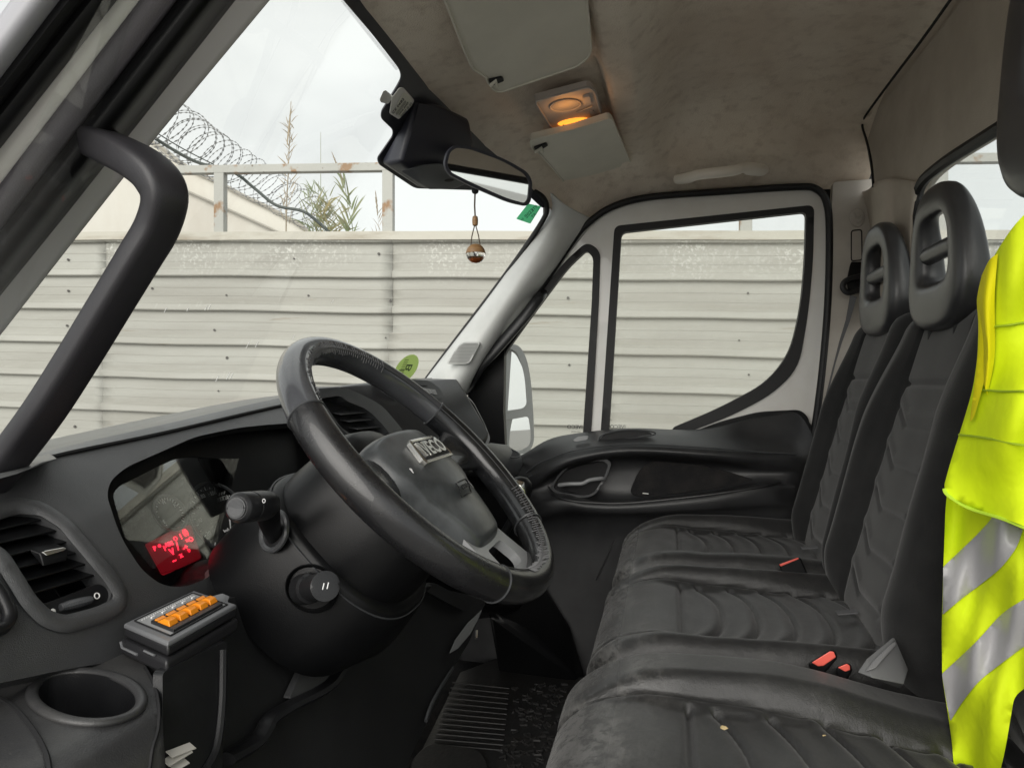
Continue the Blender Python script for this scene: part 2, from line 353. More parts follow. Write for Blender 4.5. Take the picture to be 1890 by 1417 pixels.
def rp(pts, r=8, seg=5):
    """rounded polygon in pixel space; a point may carry its own radius"""
    out = []; n = len(pts)
    for i, p in enumerate(pts):
        rr = p[2] if len(p) > 2 else r
        a = Vector(pts[i-1][:2]); b = Vector(p[:2]); c = Vector(pts[(i+1) % n][:2])
        d1 = (a-b); d2 = (c-b); q = min(rr, d1.length*.48, d2.length*.48)
        if q < .5: out.append((b.x, b.y)); continue
        s = b+d1.normalized()*q; e = b+d2.normalized()*q
        for k in range(seg+1):
            t = k/seg; w = s*(1-t)**2+b*2*t*(1-t)+e*t*t; out.append((w.x, w.y))
    return out
def inside(x, y, poly):
    c = False; j = len(poly)-1
    for i in range(len(poly)):
        xi, yi = poly[i]; xj, yj = poly[j]
        if (yi > y) != (yj > y) and x < (xj-xi)*(y-yi)/(yj-yi)+xi: c = not c
        j = i
    return c
def resample(poly, step):
    out = []
    for i, a in enumerate(poly):
        b = poly[(i+1) % len(poly)]; L_ = math.hypot(b[0]-a[0], b[1]-a[1]); k = max(1, int(L_/step+.5))
        for q in range(k): out.append((a[0]+(b[0]-a[0])*q/k, a[1]+(b[1]-a[1])*q/k))
    return out
def sheet_geo(outer, holes, surf, thick, step=22):
    """a skin cut to traced outlines, laid on a real 3D surface, with its own thickness"""
    loops = [resample(outer, step)]+[resample(h, step) for h in holes]
    co, ed = [], []
    for l in loops:
        n = len(co); co += [Vector(p) for p in l]; ed += [(n+i, n+(i+1) % len(l)) for i in range(len(l))]
    xs = [p[0] for p in loops[0]]; ys = [p[1] for p in loops[0]]
    y = min(ys)+step*.5
    row = 0
    while y < max(ys):
        x = min(xs)+step*(.5 if row % 2 else .25)
        while x < max(xs):
            if inside(x, y, loops[0]) and not any(inside(x, y, h) for h in loops[1:]):
                if all((x-p[0])**2+(y-p[1])**2 > (step*.45)**2 for l in loops for p in l): co.append(Vector((x, y)))
            x += step
        y += step*.87; row += 1
    vs, _, fs, *_r = delaunay_2d_cdt(co, ed, [], 0, 1e-4)
    keep = []
    for f in fs:
        cx = sum(vs[i].x for i in f)/len(f); cy = sum(vs[i].y for i in f)/len(f)
        if inside(cx, cy, loops[0]) and not any(inside(cx, cy, h) for h in loops[1:]): keep.append(tuple(f))
    P = [surf(v.x, v.y) for v in vs]; n = len(P)
    if thick is None: return P, keep
    th = thick if callable(thick) else (lambda p: Vector(thick))
    V = P+[p+th(p) for p in P]; F = list(keep)+[tuple(i+n for i in f[::-1]) for f in keep]
    cnt = {}
    for f in keep:
        for a, b in zip(f, f[1:]+f[:1]): cnt[(a, b)] = cnt.get((a, b), 0)+1
    for (a, b) in cnt:
        if (b, a) not in cnt: F.append((b, a, a+n, b+n))
    used = sorted({i for f in F for i in f}); mp_ = {a: b for b, a in enumerate(used)}
    return [V[i] for i in used], [tuple(mp_[i] for i in f) for f in F]
def sheet(name, outer, holes, surf, thick, m, parent=None, step=22, bevel=0, ang=40, seg=2):
    V, F = sheet_geo(outer, holes, surf, thick, step)
    return mk(name, V, F, m, parent, ang=ang, bevel=bevel, seg=seg)
def ell(cx, cy, rx, ry, rot=0, n=28):
    c, s = math.cos(rad(rot)), math.sin(rad(rot)); o = []
    for k in range(n):
        t = 2*math.pi*k/n; x, y = rx*math.cos(t), ry*math.sin(t); o.append((cx+x*c-y*s, cy+x*s+y*c))
    return o
def text_geo(s, origin, xd, yd, size, ext=.0004, align='CENTER', bold=0.0):
    cu = bpy.data.curves.new('t', 'FONT'); cu.body = s; cu.size = 1; cu.align_x = align; cu.align_y = 'CENTER'; cu.extrude = ext/size; cu.resolution_u = 3; cu.offset = bold
    o = bpy.data.objects.new('t', cu); COL.objects.link(o)
    dg = bpy.context.evaluated_depsgraph_get(); dg.update(); me = bpy.data.meshes.new_from_object(o.evaluated_get(dg))
    xd = Vector(xd).normalized(); yd = Vector(yd); yd = (yd-xd*yd.dot(xd)).normalized(); zd = xd.cross(yd)
    V = [Vector(origin)+(xd*v.co.x+yd*v.co.y+zd*v.co.z)*size for v in me.vertices]; F = [tuple(p.vertices) for p in me.polygons]
    bpy.data.objects.remove(o); bpy.data.meshes.remove(me); bpy.data.curves.remove(cu)
    return V, F
def rbox(lx, ly, lz, r, nx, ny, nz, front=None):
    """dense rounded box centred on the origin as numpy points + quads"""
    V = {}; P = []; F = []
    def vid(i, j, k):
        key = (i, j, k)
        if key not in V: V[key] = len(P); P.append(((i/nx-.5)*lx, (j/ny-.5)*ly, (k/nz-.5)*lz))
        return V[key]
    for i in range(nx):
        for j in range(ny):
            F.append((vid(i, j, nz), vid(i+1, j, nz), vid(i+1, j+1, nz), vid(i, j+1, nz)))
            F.append((vid(i, j, 0), vid(i, j+1, 0), vid(i+1, j+1, 0), vid(i+1, j, 0)))
    for i in range(nx):
        for k in range(nz):
            F.append((vid(i, 0, k), vid(i+1, 0, k), vid(i+1, 0, k+1), vid(i, 0, k+1)))
            F.append((vid(i, ny, k), vid(i, ny, k+1), vid(i+1, ny, k+1), vid(i+1, ny, k)))
    for j in range(ny):
        for k in range(nz):
            F.append((vid(0, j, k), vid(0, j, k+1), vid(0, j+1, k+1), vid(0, j+1, k)))
            F.append((vid(nx, j, k), vid(nx, j+1, k), vid(nx, j+1, k+1), vid(nx, j, k+1)))
    A = np.array(P); h = np.array([lx, ly, lz])/2; rr = np.array(r if hasattr(r, '__len__') else (r, r, r))
    q = np.clip(A, -(h-rr), h-rr); d = (A-q)/rr; ln = np.linalg.norm(d, axis=1, keepdims=True); ln[ln == 0] = 1
    mxd = np.abs(d).max(axis=1, keepdims=True)
    A2 = q+np.where(ln > 1e-9, d/ln*mxd, 0)*rr
    return A2, F
# =================================================================== OUTSIDE
def flat(name, x0, y0, x1, y1, z, m):
    V, F = [(x0, y0, z), (x1, y0, z), (x1, y1, z), (x0, y1, z)], [(0, 1, 2, 3)]
    return mk(name, V, F, m, smooth=False)
g = flat('ground', -150, -150, 150, 150, -1.553, asphalt); tag(g, kind='structure')
# --- corrugated fence
FA = TH-rad(7.6)
f0 = Vector((-ST, CT, 0))*5
FE = Vector((math.cos(FA), math.sin(FA), 0)); FN = Vector((math.sin(FA), -math.cos(FA), 0))
def fp(x, z, off=0): p = f0+FE*x+FN*off; return Vector((p.x, p.y, z-.027*x))
def fx(u):
    p = PN(u, 700, f0, FN); return (p-f0).dot(FE)
fence = empty('fence', (f0.x, f0.y, -1.55), 'tall fence of horizontal corrugated pale grey metal sheets topped by a rusty open rail', 'fence')
PER = .262
prof = [(0, 0), (.195, 0), (.20, .002), (.212, .002), (.216, 0), (.44, 0), (.444, .0015), (.455, .0015), (.46, 0), (.655, 0), (.715, .026), (.735, .028), (.86, .034), (.885, .030), (.90, -.006), (.93, -.004)]
rng = random.Random(3)
def fence_sheet(xa, xb, k):
    nx = int((xb-xa)/.12)+1; V = []; mi = []
    zs = []
    for r in range(10):
        for d, o in prof:
            z = 1.016+.0-(r+d-.90)*PER-PER*0
            zs.append((z-PER*.0, o))
    zs = [(z, o) for z, o in zs if -1.6 < z < 1.07]
    dz = rng.uniform(-.006, .006); do = .0015*(k % 2)
    for i in range(nx+1):
        x = xa+(xb-xa)*i/nx
        for z, o in zs:
            w = noise.noise(Vector((x*.9, z*2, k*3.1)))*.006+noise.noise(Vector((x*4, z*3, 9)))*.002
            V.append(fp(x, z+dz+noise.noise(Vector((x*1.3, z*.6, 5)))*.010, o+do+w))
    F = grid_faces(nx+1, len(zs)); n = len(zs)-1
    for i in range(nx):
        for j in range(n):
            d = prof[j % len(prof)][0]; mi.append(1 if (.65 < d < .71) else 0)
    o = mk('panel', V, F, None, fence, ang=25, mats=[fence_m, ledge_m], midx=mi, recalc=False)
    s = o.modifiers.new('solid', 'SOLIDIFY'); s.thickness = .0012
    return o
xs = [-13, -9.6, -6.2, fx(190), fx(718), fx(1120), fx(1640), 5.9, 8.4, 11.0, 13.6]
for k in range(len(xs)-1): fence_sheet(xs[k], xs[k+1]+.03, k)
# cap flashing
V, F = [], []
rows = []
for i in range(120):
    x = -13+26.6*i/119; w = noise.noise(Vector((x*1.5, 0, 2)))*.006
    rows.append([fp(x, 1.030+w, .050), fp(x, 1.092+w, .046), fp(x, 1.100+w, .0), fp(x, 1.095+w, -.06), fp(x, 1.02+w, -.06), fp(x, 1.028+w, .0)])
V, F = loft(rows); mk('cap_flashing', V, F, cap_m, fence, ang=30)
# top rail and its posts
V, F = [], []
for a, b in ((-13, 13.6),):
    rows = [[fp(x, 1.603, .03), fp(x, 1.603, -.03), fp(x, 1.543, -.03), fp(x, 1.543, .03)] for x in [a+(b-a)*i/40 for i in range(41)]]
    V, F = loft(rows)
mk('top_rail', V, F, post_m, fence, bevel=.004, ang=30)
us = [407, 717, 1040, 1376, 1735]
px_ = [fx(u) for u in us]; step = (px_[-1]-px_[0])/4
allx = [px_[0]-step*k for k in (4, 3, 2, 1)]+px_+[px_[-1]+step*k for k in (1, 2, 3, 4, 5)]
for x in allx:
    V, F = join(box((-.04, -.03, 0), (.04, .03, .55)))
    P = [fp(x+v.x, 1.03+v.z-.0, -.002+v.y-.0) for v in V]
    mk('post', P, F, post_m, fence, bevel=.004)
# fixings
bolt0 = None
V, F = tube([(0, 0, 0), (0, -.006, 0)], .010, 8)
cols = allx+[x+step*.5 for x in allx[3:9]]
n_b = 0
for ci, x in enumerate(cols):
    if x < -4.4 or x > 5.4: continue
    for r in range(0, 9):
        if rng.random() < (.3 if ci < len(allx) else .8): continue
        z = 1.016-.262*r-.5*PER+rng.uniform(-.05, .05)
        if z < -1.2: continue
        p = fp(x+rng.uniform(-.05, .05)+(.04 if r % 2 else -.03), z, .006)
        if bolt0 is None: bolt0 = mk('bolt', [v+p for v in V], F, bolt_m, fence); base = p.copy(); bl = Vector(bolt0.location)
        else:
            o = bolt0.copy(); COL.objects.link(o); o.location = bl+(p-base); s = rng.uniform(.5, 1.15); o.scale = (s, 1, s)
        n_b += 1
# --- white building behind
bd = empty('white_building', (PD(330, 430, 11).x, PD(330, 430, 11).y, -1.55), 'white rendered building with a sloping parapet seen over the left of the fence', 'building')
fwd = Vector((-ST, CT, 0))
def block(name, pts, D, depth, m, par):
    return mk(name, *prism([PD(u, v, D) for u, v in pts], fwd*depth), m, par, ang=30)
block('wall', [(-300, 1107), (-300, -60), (100, 165), (278, 262), (330, 300), (366, 321), (402, 338), (450, 364), (505, 390), (566, 426), (620, 470), (640, 1107)], 11, 5, render_w, bd)
block('lower_wall', [(-300, 1120), (-300, 80), (100, 246), (352, 357), (501, 424), (640, 490), (660, 1120)], 10.4, .55, render_w, bd)
def strip(name, pts, D, r, m, par): return mk(name, *tube(cr([PD(u, v, D) for u, v in pts], 4), r, 6), m, par)
strip('parapet_edge', [(100, 163), (278, 260), (330, 298), (366, 320), (402, 336), (450, 362), (505, 388), (566, 424), (620, 468)], 10.97, .035, stainw, bd)
strip('lower_edge', [(100, 245), (352, 356), (501, 423), (640, 489)], 10.36, .022, stainw, bd)
# --- razor wire coil
cc = [(240, 196, 5.3), (270, 213, 5.6), (330, 247, 6.2), (402, 292, 7.4), (487, 341, 8.4), (545, 377, 9.2), (590, 402, 9.9)]
cpath = cr([PD(*c) for c in cc], 40)
acc = [0]
for a, b in zip(cpath, cpath[1:]): acc.append(acc[-1]+(b-a).length)
Lt = acc[-1]
def along(s):
    s = min(max(s, 0), Lt-1e-6)
    i = int(np.searchsorted(acc, s, side='right'))-1; i = min(i, len(cpath)-2)
    return cpath[i].lerp(cpath[i+1], (s-acc[i])/(acc[i+1]-acc[i]+1e-9)), (cpath[min(i+6, len(cpath)-1)]-cpath[max(i-6, 0)]).normalized()
def coil(pitch, R, ph, rnd):
    turns = Lt/pitch; nper = 88; pts = []; rr = []
    for k in range(int(turns*nper)):
        t = k/nper; p, T = along(t*pitch+math.sin(t*2*math.pi*1.0+ph)*pitch*.55)
        x = T.cross(Vector((0, 0, 1))).normalized(); y = x.cross(T)
        a = 2*math.pi*t+ph; R_ = R*(1+.07*noise.noise(Vector((t*.8, rnd, 0))))
        pts.append(p+x*(R_*math.cos(a))+y*(R_*math.sin(a))); rr.append(.0075 if k % 3 == 0 else .0022)
    return tube(pts, rr, 4, up=None)
rz = mk('razor_wire', *join(coil(.30, .245, 0, 1), coil(.33, .235, 2.4, 5)), wiremat)
tag(rz, 'coil of grey razor wire running down along the white parapet behind the fence', 'razor wire')
cb = mk('cable', *join(tube(cr([PD(u, v, D) for u, v, D in [(150, 150, 4.9), (230, 215, 5.3), (290, 258, 5.6), (360, 298, 5.8), (430, 318, 5.9), (470, 348, 6), (510, 379, 6), (556, 389, 6), (580, 404, 6), (610, 432, 6), (640, 470, 6)]], 8), .013, 6),
        tube(cr([PD(u, v, D) for u, v, D in [(150, 140, 4.9), (230, 208, 5.3), (290, 246, 5.6), (340, 276, 5.8), (395, 304, 5.9)]], 8), .005, 5)), cable)
tag(cb, 'dark sagging cable strung in front of the razor wire coil', 'cable')
# --- reeds
def blade(p, d, L_, w, droop, n=6):
    d = Vector(d).normalized(); side = d.cross(Vector((0.3, 1, .1))).normalized(); pts = []; V = []; F = []
    q = Vector(p)
    for i in range(n+1):
        t = i/n; ww = w*(1-t)**.7*(.5+.9*min(1, t*4))
        V += [q-side*ww, q+side*ww]
        dd = (d+Vector((0, 0, -droop*t*t*2))).normalized(); q = q+dd*(L_/n)
    for i in range(n): F.append((2*i, 2*i+1, 2*i+3, 2*i+2))
    return V, F
def reed(name, base_uv, top_uv, D, leaves, llen, spread, label, leafm=leaf, plume_at=None, stem_r=.006, low=0, top_blade=False, lw=.010, extra=0):
    b = PD(*base_uv, D); gz = -1.553; t = PD(*top_uv, D); r_ = random.Random(int(base_uv[0]))
    t.y += 0; foot = Vector((b.x, b.y, gz))
    root = empty(name, foot, label, 'reed', 'reeds growing behind the fence')
    mk('stem', *tube(cr([foot, foot.lerp(b, .5), b, b.lerp(t, .5), t], 5), [stem_r*(1-.75*i/20) for i in range(21)], 6), leafm if not top_blade else plume, root)
    parts = []
    for i in range(leaves):
        f = low+(1-low)*(i/max(1, leaves-1))*.95
        p = b.lerp(t, f*.92)+Vector((r_.uniform(-.02, .02), r_.uniform(-.05, .05), 0))*(1+extra)
        sgn = -1 if r_.random() < .5 else 1; an = r_.uniform(.15, 1)*spread
        d = Vector((sgn*math.sin(an), r_.uniform(-.5, .5)*math.sin(an), math.cos(an)))
        parts.append(blade(p, d, llen*r_.uniform(.6, 1.15)*(1-.4*f), lw*r_.uniform(.6, 1.2), r_.uniform(0, .5)))
    if parts:
        lv = mk('leaves', *join(*parts), leafm, root, recalc=False); tag(lv, kind=None)
    if plume_at:
        (u0, v0), (u1, v1), w = plume_at; a, c = PD(u0, v0, D), PD(u1, v1, D); pp = []
        for i in range(46):
            f = i/45; p = a.lerp(c, f); wd = w*math.sin(math.pi*min(1, f*.9+.08))
            for s in (-1, 1): pp.append(blade(p, (c-a).normalized()+Vector((s*r_.uniform(.1, .5), r_.uniform(-.4, .4), 0)), wd*2.2, .0035, .1, 3))
        mk('plume', *join(*pp), plume, root, recalc=False)
    return root
reed('reed', (528, 425), (537, 188), 6.6, 46, .20, .9, 'tallest bare reed stalk with a brown dried tuft, left of the rusty rail stretch', plume, low=.06, top_blade=True, lw=.005, stem_r=.010)
mk('upper_leaf', *blade(PD(530, 268, 6.55), (PD(538, 185, 6.55)-PD(530, 268, 6.55)), .43, .011, 0), plume, SC.objects.get('reed'), recalc=False)
reed('reed', (592, 430), (592, 244), 6.6, 0, .1, .1, 'thin leafless reed stalk rising from the bushiest green clump', leaf, stem_r=.006)
reed('reed', (585, 445), (588, 335), 6.3, 75, .22, 1.0, 'bushy green reed clump at the end of the razor wire', leaf, low=0, lw=.006, extra=2.2)
reed('reed', (606, 445), (612, 368), 6.35, 80, .20, 1.2, 'low yellowish leafy clump between the bushy clump and the plumed reed', mat('reed_leaf_dry', (.22, .23, .10), .7, col2=(.33, .27, .13), nscale=6), low=0, lw=.006, extra=3.2)
reed('reed', (652, 450), (633, 318), 6.1, 26, .30, .75, 'reed with long pointed green leaves and a feathery plume crossing the rail', leaf, plume_at=((634, 335), (612, 280), .012), lw=.010)
reed('reed', (700, 450), (697, 385), 6.1, 8, .18, .9, 'reed with a narrow brown seed head just left of the second rail post', plume, plume_at=((697, 398), (693, 352), .012), lw=.004, stem_r=.003)
# =================================================================== VAN
van = empty('van', (0, 1.2, -1.55), 'white van cab seen through its open driver side, black dashboard and dark cloth seats', 'van')
def vz(z): return Vector((0, 0, z))
# ------- roof lining
HY = [.25, .35, .6, .956, 1.288, 1.597, 1.886, 1.93, 2.02]
HX = [-.22, -.28, -.36, -.446, -.453, -.42, -.36, -.325, -.27]
HZ = [.43, .47, .53, .572, .575, .565, .54, .505, .43]
def sm(a): return a*a*(3-2*a)
def lin(x, y):
    xh = np.interp(y, HY, HX); zh = np.interp(y, HY, HZ)
    z = np.interp(x, [-.155, -.135, -.115, -.06, -.03, .01, .05, .3, .47, .50, .52], [.640, .644, .612, .618, .640, .680, .697, .705, .700, .692, .68])
    ze = np.interp(x, [-.35, -.27, -.19, -.1, 0, .4, .6], [.36, .43, .49, .522, .533, .536, .535])
    t = max(0, (y-1.70)/.32); t = min(t, 1); w = t*t*(1.15-.15*t)
    t2 = min(1, max(0, (.60-y)/.30)); w = max(w, t2*t2)
    z = z*(1-w)+ze*w
    if x < -.135:
        s = (x-xh)/(-.135-xh) if xh < -.135 else 1; s = max(0, min(1, s))
        zz = float(np.interp(-.134, [-.155, -.115], [.637, .624]))*(1-w)+np.interp(-.135, [-.35, -.27, -.19, -.1, 0], [.36, .43, .49, .522, .533])*w
        z = zh*(1-s)+zz*s+.012*math.sin(math.pi*s)
    return z
rows = []
ys = [.25+(2.09-.25)*i/90 for i in range(91)]
for y in ys:
    xh = float(np.interp(y, HY, HX)); rows.append([])
    for j in range(101):
        x = xh+(.53-xh)*j/100
        rows[-1].append(Vector((x, y, lin(x, y)+.0012*noise.noise(Vector((x*6, y*6, 0))))))
# smooth across Y
for _ in range(3):
    R2 = [r[:] for r in rows]
    for i in range(1, len(rows)-1):
        for j in range(len(rows[0])): R2[i][j] = (rows[i-1][j]+rows[i][j]*2+rows[i+1][j])/4
    rows = R2
V, F = loft(rows, cv=False, caps=False)
n0 = len(V); V = V+[v+vz(.02) for v in V]; F = F+[tuple(i+n0 for i in f[::-1]) for f in F]
ni, nj = 91, 101
for i in range(ni-1): F += [(i*nj, (i+1)*nj, (i+1)*nj+n0, i*nj+n0), (i*nj+nj-1, (i+1)*nj+nj-1, (i+1)*nj+nj-1+n0, i*nj+nj-1+n0)]
for j in range(nj-1): F += [(j, j+1, j+1+n0, j+n0), ((ni-1)*nj+j, (ni-1)*nj+j+1, (ni-1)*nj+j+1+n0, (ni-1)*nj+j+n0)]
mk('roof_lining', V, F, lining_m, van, ang=60)
# outer roof skin
rows = []
for i in range(31):
    y = .15+2.0*i/30; xh = float(np.interp(y, HY, HX))-.03; e = 1-max(0, abs(y-1.15)-.75)**2*1.6; rows.append([Vector((xh+(.60-xh)*j/20, y, (.60+.19*sm(min(1, j/9)))*e)) for j in range(21)])
V, F = loft(rows, cv=False, caps=False); mk('roof_panel', V, F, paint, van)
# ------- rear wall with its window
XR = .50
def rearS(u, v): return PX(u, v, XR)
wopen = rp([(1688, 342, 30), (1738, 300, 30), (1845, 233, 8), (2250, -20, 20), (2250, 560, 20), (1700, 560, 20)], 20)
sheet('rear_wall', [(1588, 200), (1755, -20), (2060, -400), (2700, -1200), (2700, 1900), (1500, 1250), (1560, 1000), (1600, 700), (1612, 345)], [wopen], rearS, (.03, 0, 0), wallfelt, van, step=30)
rim = [rearS(u, v) for u, v in resample(wopen, 16)]
rim = [p+Vector((.004, 0, 0)) for p in rim]
mk('rear_window_seal', *tube(rim, .011, 8, closed=True, up=(1, 0, 0)), rubber, van)
rw = mk('rear_window', *prism([rearS(u, v)+Vector((.02, 0, 0)) for u, v in wopen], (.004, 0, 0)), glass('rear_glass', .06, (.85, .88, .88)), van, smooth=False)
# corner roll between wall and lining, and the seam
seam = [(1760, -8), (1700, 76), (1650, 142), (1610, 196), (1594, 220), (1592, 235), (1600, 262), (1608, 300), (1612, 345)]
def cornerS(u, v): return PX(u, v, XR-.012)
mk('lining_seam', *tube(cr([PX(u, v, XR-.022) for u, v in seam], 4), .003, 6), black, van)
# corner pillar lining: from the wall round to the door header
def pl_cols(us, ysx):  # helper: rows of (u,v,Y)
    return
corner_rows = patch([[PX(1690, 335, XR-.004), PX(1655, 330, XR-.006), PX(1622, 335, XR-.03), PY(1600, 352, 1.985), PY(1535, 362, 2.0)],
                     [PX(1686, 450, XR-.004), PX(1655, 450, XR-.006), PX(1628, 450, XR-.02), PY(1612, 450, 2.0), PY(1600, 450, 2.02)],
                     [PX(1690, 600, XR-.004), PX(1655, 600, XR-.006), PX(1628, 600, XR-.02), PY(1608, 600, 2.01), PY(1590, 600, 2.03)]], 6, 5)
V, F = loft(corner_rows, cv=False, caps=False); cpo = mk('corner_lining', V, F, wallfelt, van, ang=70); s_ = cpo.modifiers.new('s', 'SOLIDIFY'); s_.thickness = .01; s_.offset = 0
# ------- B pillar trim
def bp_s(u, v): return PN(u, v, (0, 2.0, .4), (0, 1, .05))
pl = rp([(1538, 336, 6), (1617, 330, 4), (1617, 560, 4), (1612, 800, 4), (1560, 1000, 4), (1480, 1000, 4), (1500, 800, 4), (1522, 600, 4)], 4)
sheet('pillar_trim', pl, [], bp_s, (0, .03, 0), trim_d, van, step=24, bevel=.003)
bolt_cover = sheet('belt_anchor_cover', ell(1582, 402, 14, 17), [], lambda u, v: bp_s(u, v)+Vector((0, -.003, 0)), (0, .006, 0), trim_d, van, step=9, bevel=.0015)
mk('cover_emblem', *tube([bp_s(u, v)+Vector((0, -.004, 0)) for u, v in cr([(1574, 394, 0), (1582, 404, 0), (1590, 397, 0), (1589, 408, 0), (1581, 414, 0)], 4) for u, v in [(u, v)]] if False else [bp_s(p.x, p.y)+Vector((0, -.005, 0)) for p in cr([(1575, 393, 0), (1581, 403, 0), (1590, 398, 0), (1589, 409, 0), (1580, 413, 0)], 4)], .0018, 6), trim_d, bolt_cover)
grv = rp([(1571, 426), (1590, 424), (1591, 480), (1571, 482)], 5)
mk('pillar_groove', *tube([bp_s(u, v)+Vector((0, -.001, 0)) for u, v in resample(grv, 8)], .0016, 5, closed=True), black, van)
# ------- passenger door
def DPs(off=0): return lambda u, v: PN(u, v, (0, 2.035-off, 0), (0, 1, .05))
d_outer = rp([(860, 706, 10), (930, 622, 10), (1000, 528, 10), (1060, 446, 10), (1112, 394, 30), (1200, 366, 30), (1480, 350, 20), (1521, 352, 24), (1527, 420, 10), (1522, 600, 10), (1508, 770, 10), (1490, 860, 10), (1480, 1250, 10), (900, 1250, 10), (880, 850, 10)], 10)
# rubber outlines
w_out = rp([(1134, 417, 12), (1503, 378, 14), (1501, 480, 30), (1492, 580, 60), (1474, 680, 60), (1425, 728, 50), (1345, 770, 50), (1270, 797, 6), (1108, 806, 4)], 10)
w_in = rp([(1147, 429, 10), (1488, 391, 10), (1486, 480, 30), (1478, 570, 50), (1458, 652, 50), (1415, 706, 40), (1330, 752, 40), (1240, 790, 8), (1240, 812, 3), (1123, 812, 3)], 10)
q_out = rp([(1083, 446, 30), (1108, 462, 18), (1105, 560, 8), (1090, 812, 4), (912, 850, 4), (912, 660, 16), (975, 570, 20), (1040, 485, 20)], 12)
q_in = rp([(1083, 461, 14), (1095, 476, 8), (1092, 560, 8), (1075, 812, 3), (926, 850, 3), (930, 654, 14), (985, 578, 20), (1048, 494, 20)], 10)
door = sheet('passenger_door', d_outer, [w_out, q_out], DPs(), (0, .045, 0), paint, van, step=26, bevel=.004, seg=3)
sheet('window_rubber', w_out, [w_in], DPs(.006), (0, .022, 0), rubber, door, step=14, bevel=.003)
sheet('quarter_rubber', q_out, [q_in], DPs(.006), (0, .022, 0), rubber, door, step=14, bevel=.003)
sheet('window_glass', rp([(1138, 420), (1498, 384), (1496, 480), (1486, 575), (1466, 670), (1420, 718), (1340, 762), (1270, 800), (1112, 815)], 20), [], DPs(-.018), (0, .004, 0), door_glass, door, step=40)
sheet('quarter_glass', rp([(1083, 452), (1101, 466), (1098, 560), (1083, 815), (918, 850), (920, 660), (980, 574), (1042, 490)], 12), [], DPs(-.018), (0, .004, 0), glass('quarter_glass', .05, (.80, .76, .68)), door, step=40)
# etched marks on the panes (mirrored: read from outside)
for (u0, v0, s) in ((1061, 788, 1), (1140, 788, 1)):
    o_ = DPs(-.012)(u0, v0); xd = Vector((-1, 0, 0)); k = 1.88/FPX
    geo = [text_geo('IVECO', o_, xd, (0, 0, 1), 11*k, .0002, bold=.01)]
    for q, (tx, sz) in enumerate((('43R-00048', 4.2), ('TEMPERLITE', 3.6), ('E2 AS2', 5), ('M129', 3.6))):
        if s: geo.append(text_geo(tx, DPs(-.012)(u0+2, v0+9+q*6), xd, (0, 0, 1), sz*k, .0002))
    mk('pane_marking', *join(*geo), ink, door, smooth=False)
# body seal round the door opening
seal = [(820, 770), (858, 712), (930, 622), (1000, 528), (1052, 452), (1082, 415), (1130, 382), (1200, 364), (1330, 354), (1470, 345), (1508, 350), (1526, 375), (1531, 430), (1528, 560), (1518, 680), (1504, 790), (1492, 860)]
mk('door_seal', *tube(cr([DPs(.012)(u, v) for u, v in seal], 6), .0095, 10), rubber, van)
mk('header_rail', *box((-.36, 2.055, .50), (.60, 2.10, .74)), plastic_d, van)
# ------- windscreen
TOPE = [(-60, -560, .44), (330, -330, .55), (661, -6, .568), (735, 90, .575), (790, 166, .575), (851, 222, .572), (895, 271, .565), (940, 312, .555), (983, 347, .54), (1004, 362, .525)]
def top_at(y):
    return Vector((float(np.interp(y, HY, HX))-.012, y, float(np.interp(y, HY, HZ))-.012))
def bot_at(y):
    return Vector((float(np.interp(y, [.45, .6, 1.27, 1.95, 2.05], [-.70, -.745, -.86, -.70, -.66])), y, float(np.interp(y, [.45, .6, 1.27, 1.95], [-.12, -.10, -.03, .005]))))
wr = []
for i in range(41):
    y = .50+1.47*i/40; a, b = top_at(y), bot_at(y); wr.append([a.lerp(b, j/12)+Vector((-.02*math.sin(math.pi*j/12), 0, .015*math.sin(math.pi*j/12))) for j in range(13)])
V, F = loft(wr, cv=False, caps=False); ws = mk('windscreen', V, F, ws_glass, van)
def WSf(u, v, off=0):   # intersection of a ray with the windscreen
    def fn(p):
        y = min(max(p.y, .5), 1.97); a, b = top_at(y), bot_at(y); t = (a.z-p.z)/(a.z-b.z); xx = a.x+(b.x-a.x)*t-.02*math.sin(math.pi*max(0, min(1, t)))
        return p.x-off-xx
    return bis(u, v, fn, .3, 3.0)
# frit band along the header and down the passenger side
frit = [(560, -110), (634, 0), (690, 66), (738, 128, 10), (742, 142, 8), (735, 156, 10), (705, 205, 8), (704, 219, 8), (726, 240, 6), (726, 250, 6), (697, 292, 6), (700, 304, 6), (766, 348, 8), (900, 352, 4), (975, 360, 4), (1002, 385, 4), (1016, 372, 4), (1000, 340, 4), (920, 280, 4), (880, 230, 4), (800, 150, 4), (690, 0, 3), (620, -110, 3)]
sheet('windscreen_frit', rp(frit, 10), [], lambda u, v: WSf(u, v, .006), (-.002, 0, .001), blueblk, van, step=14)
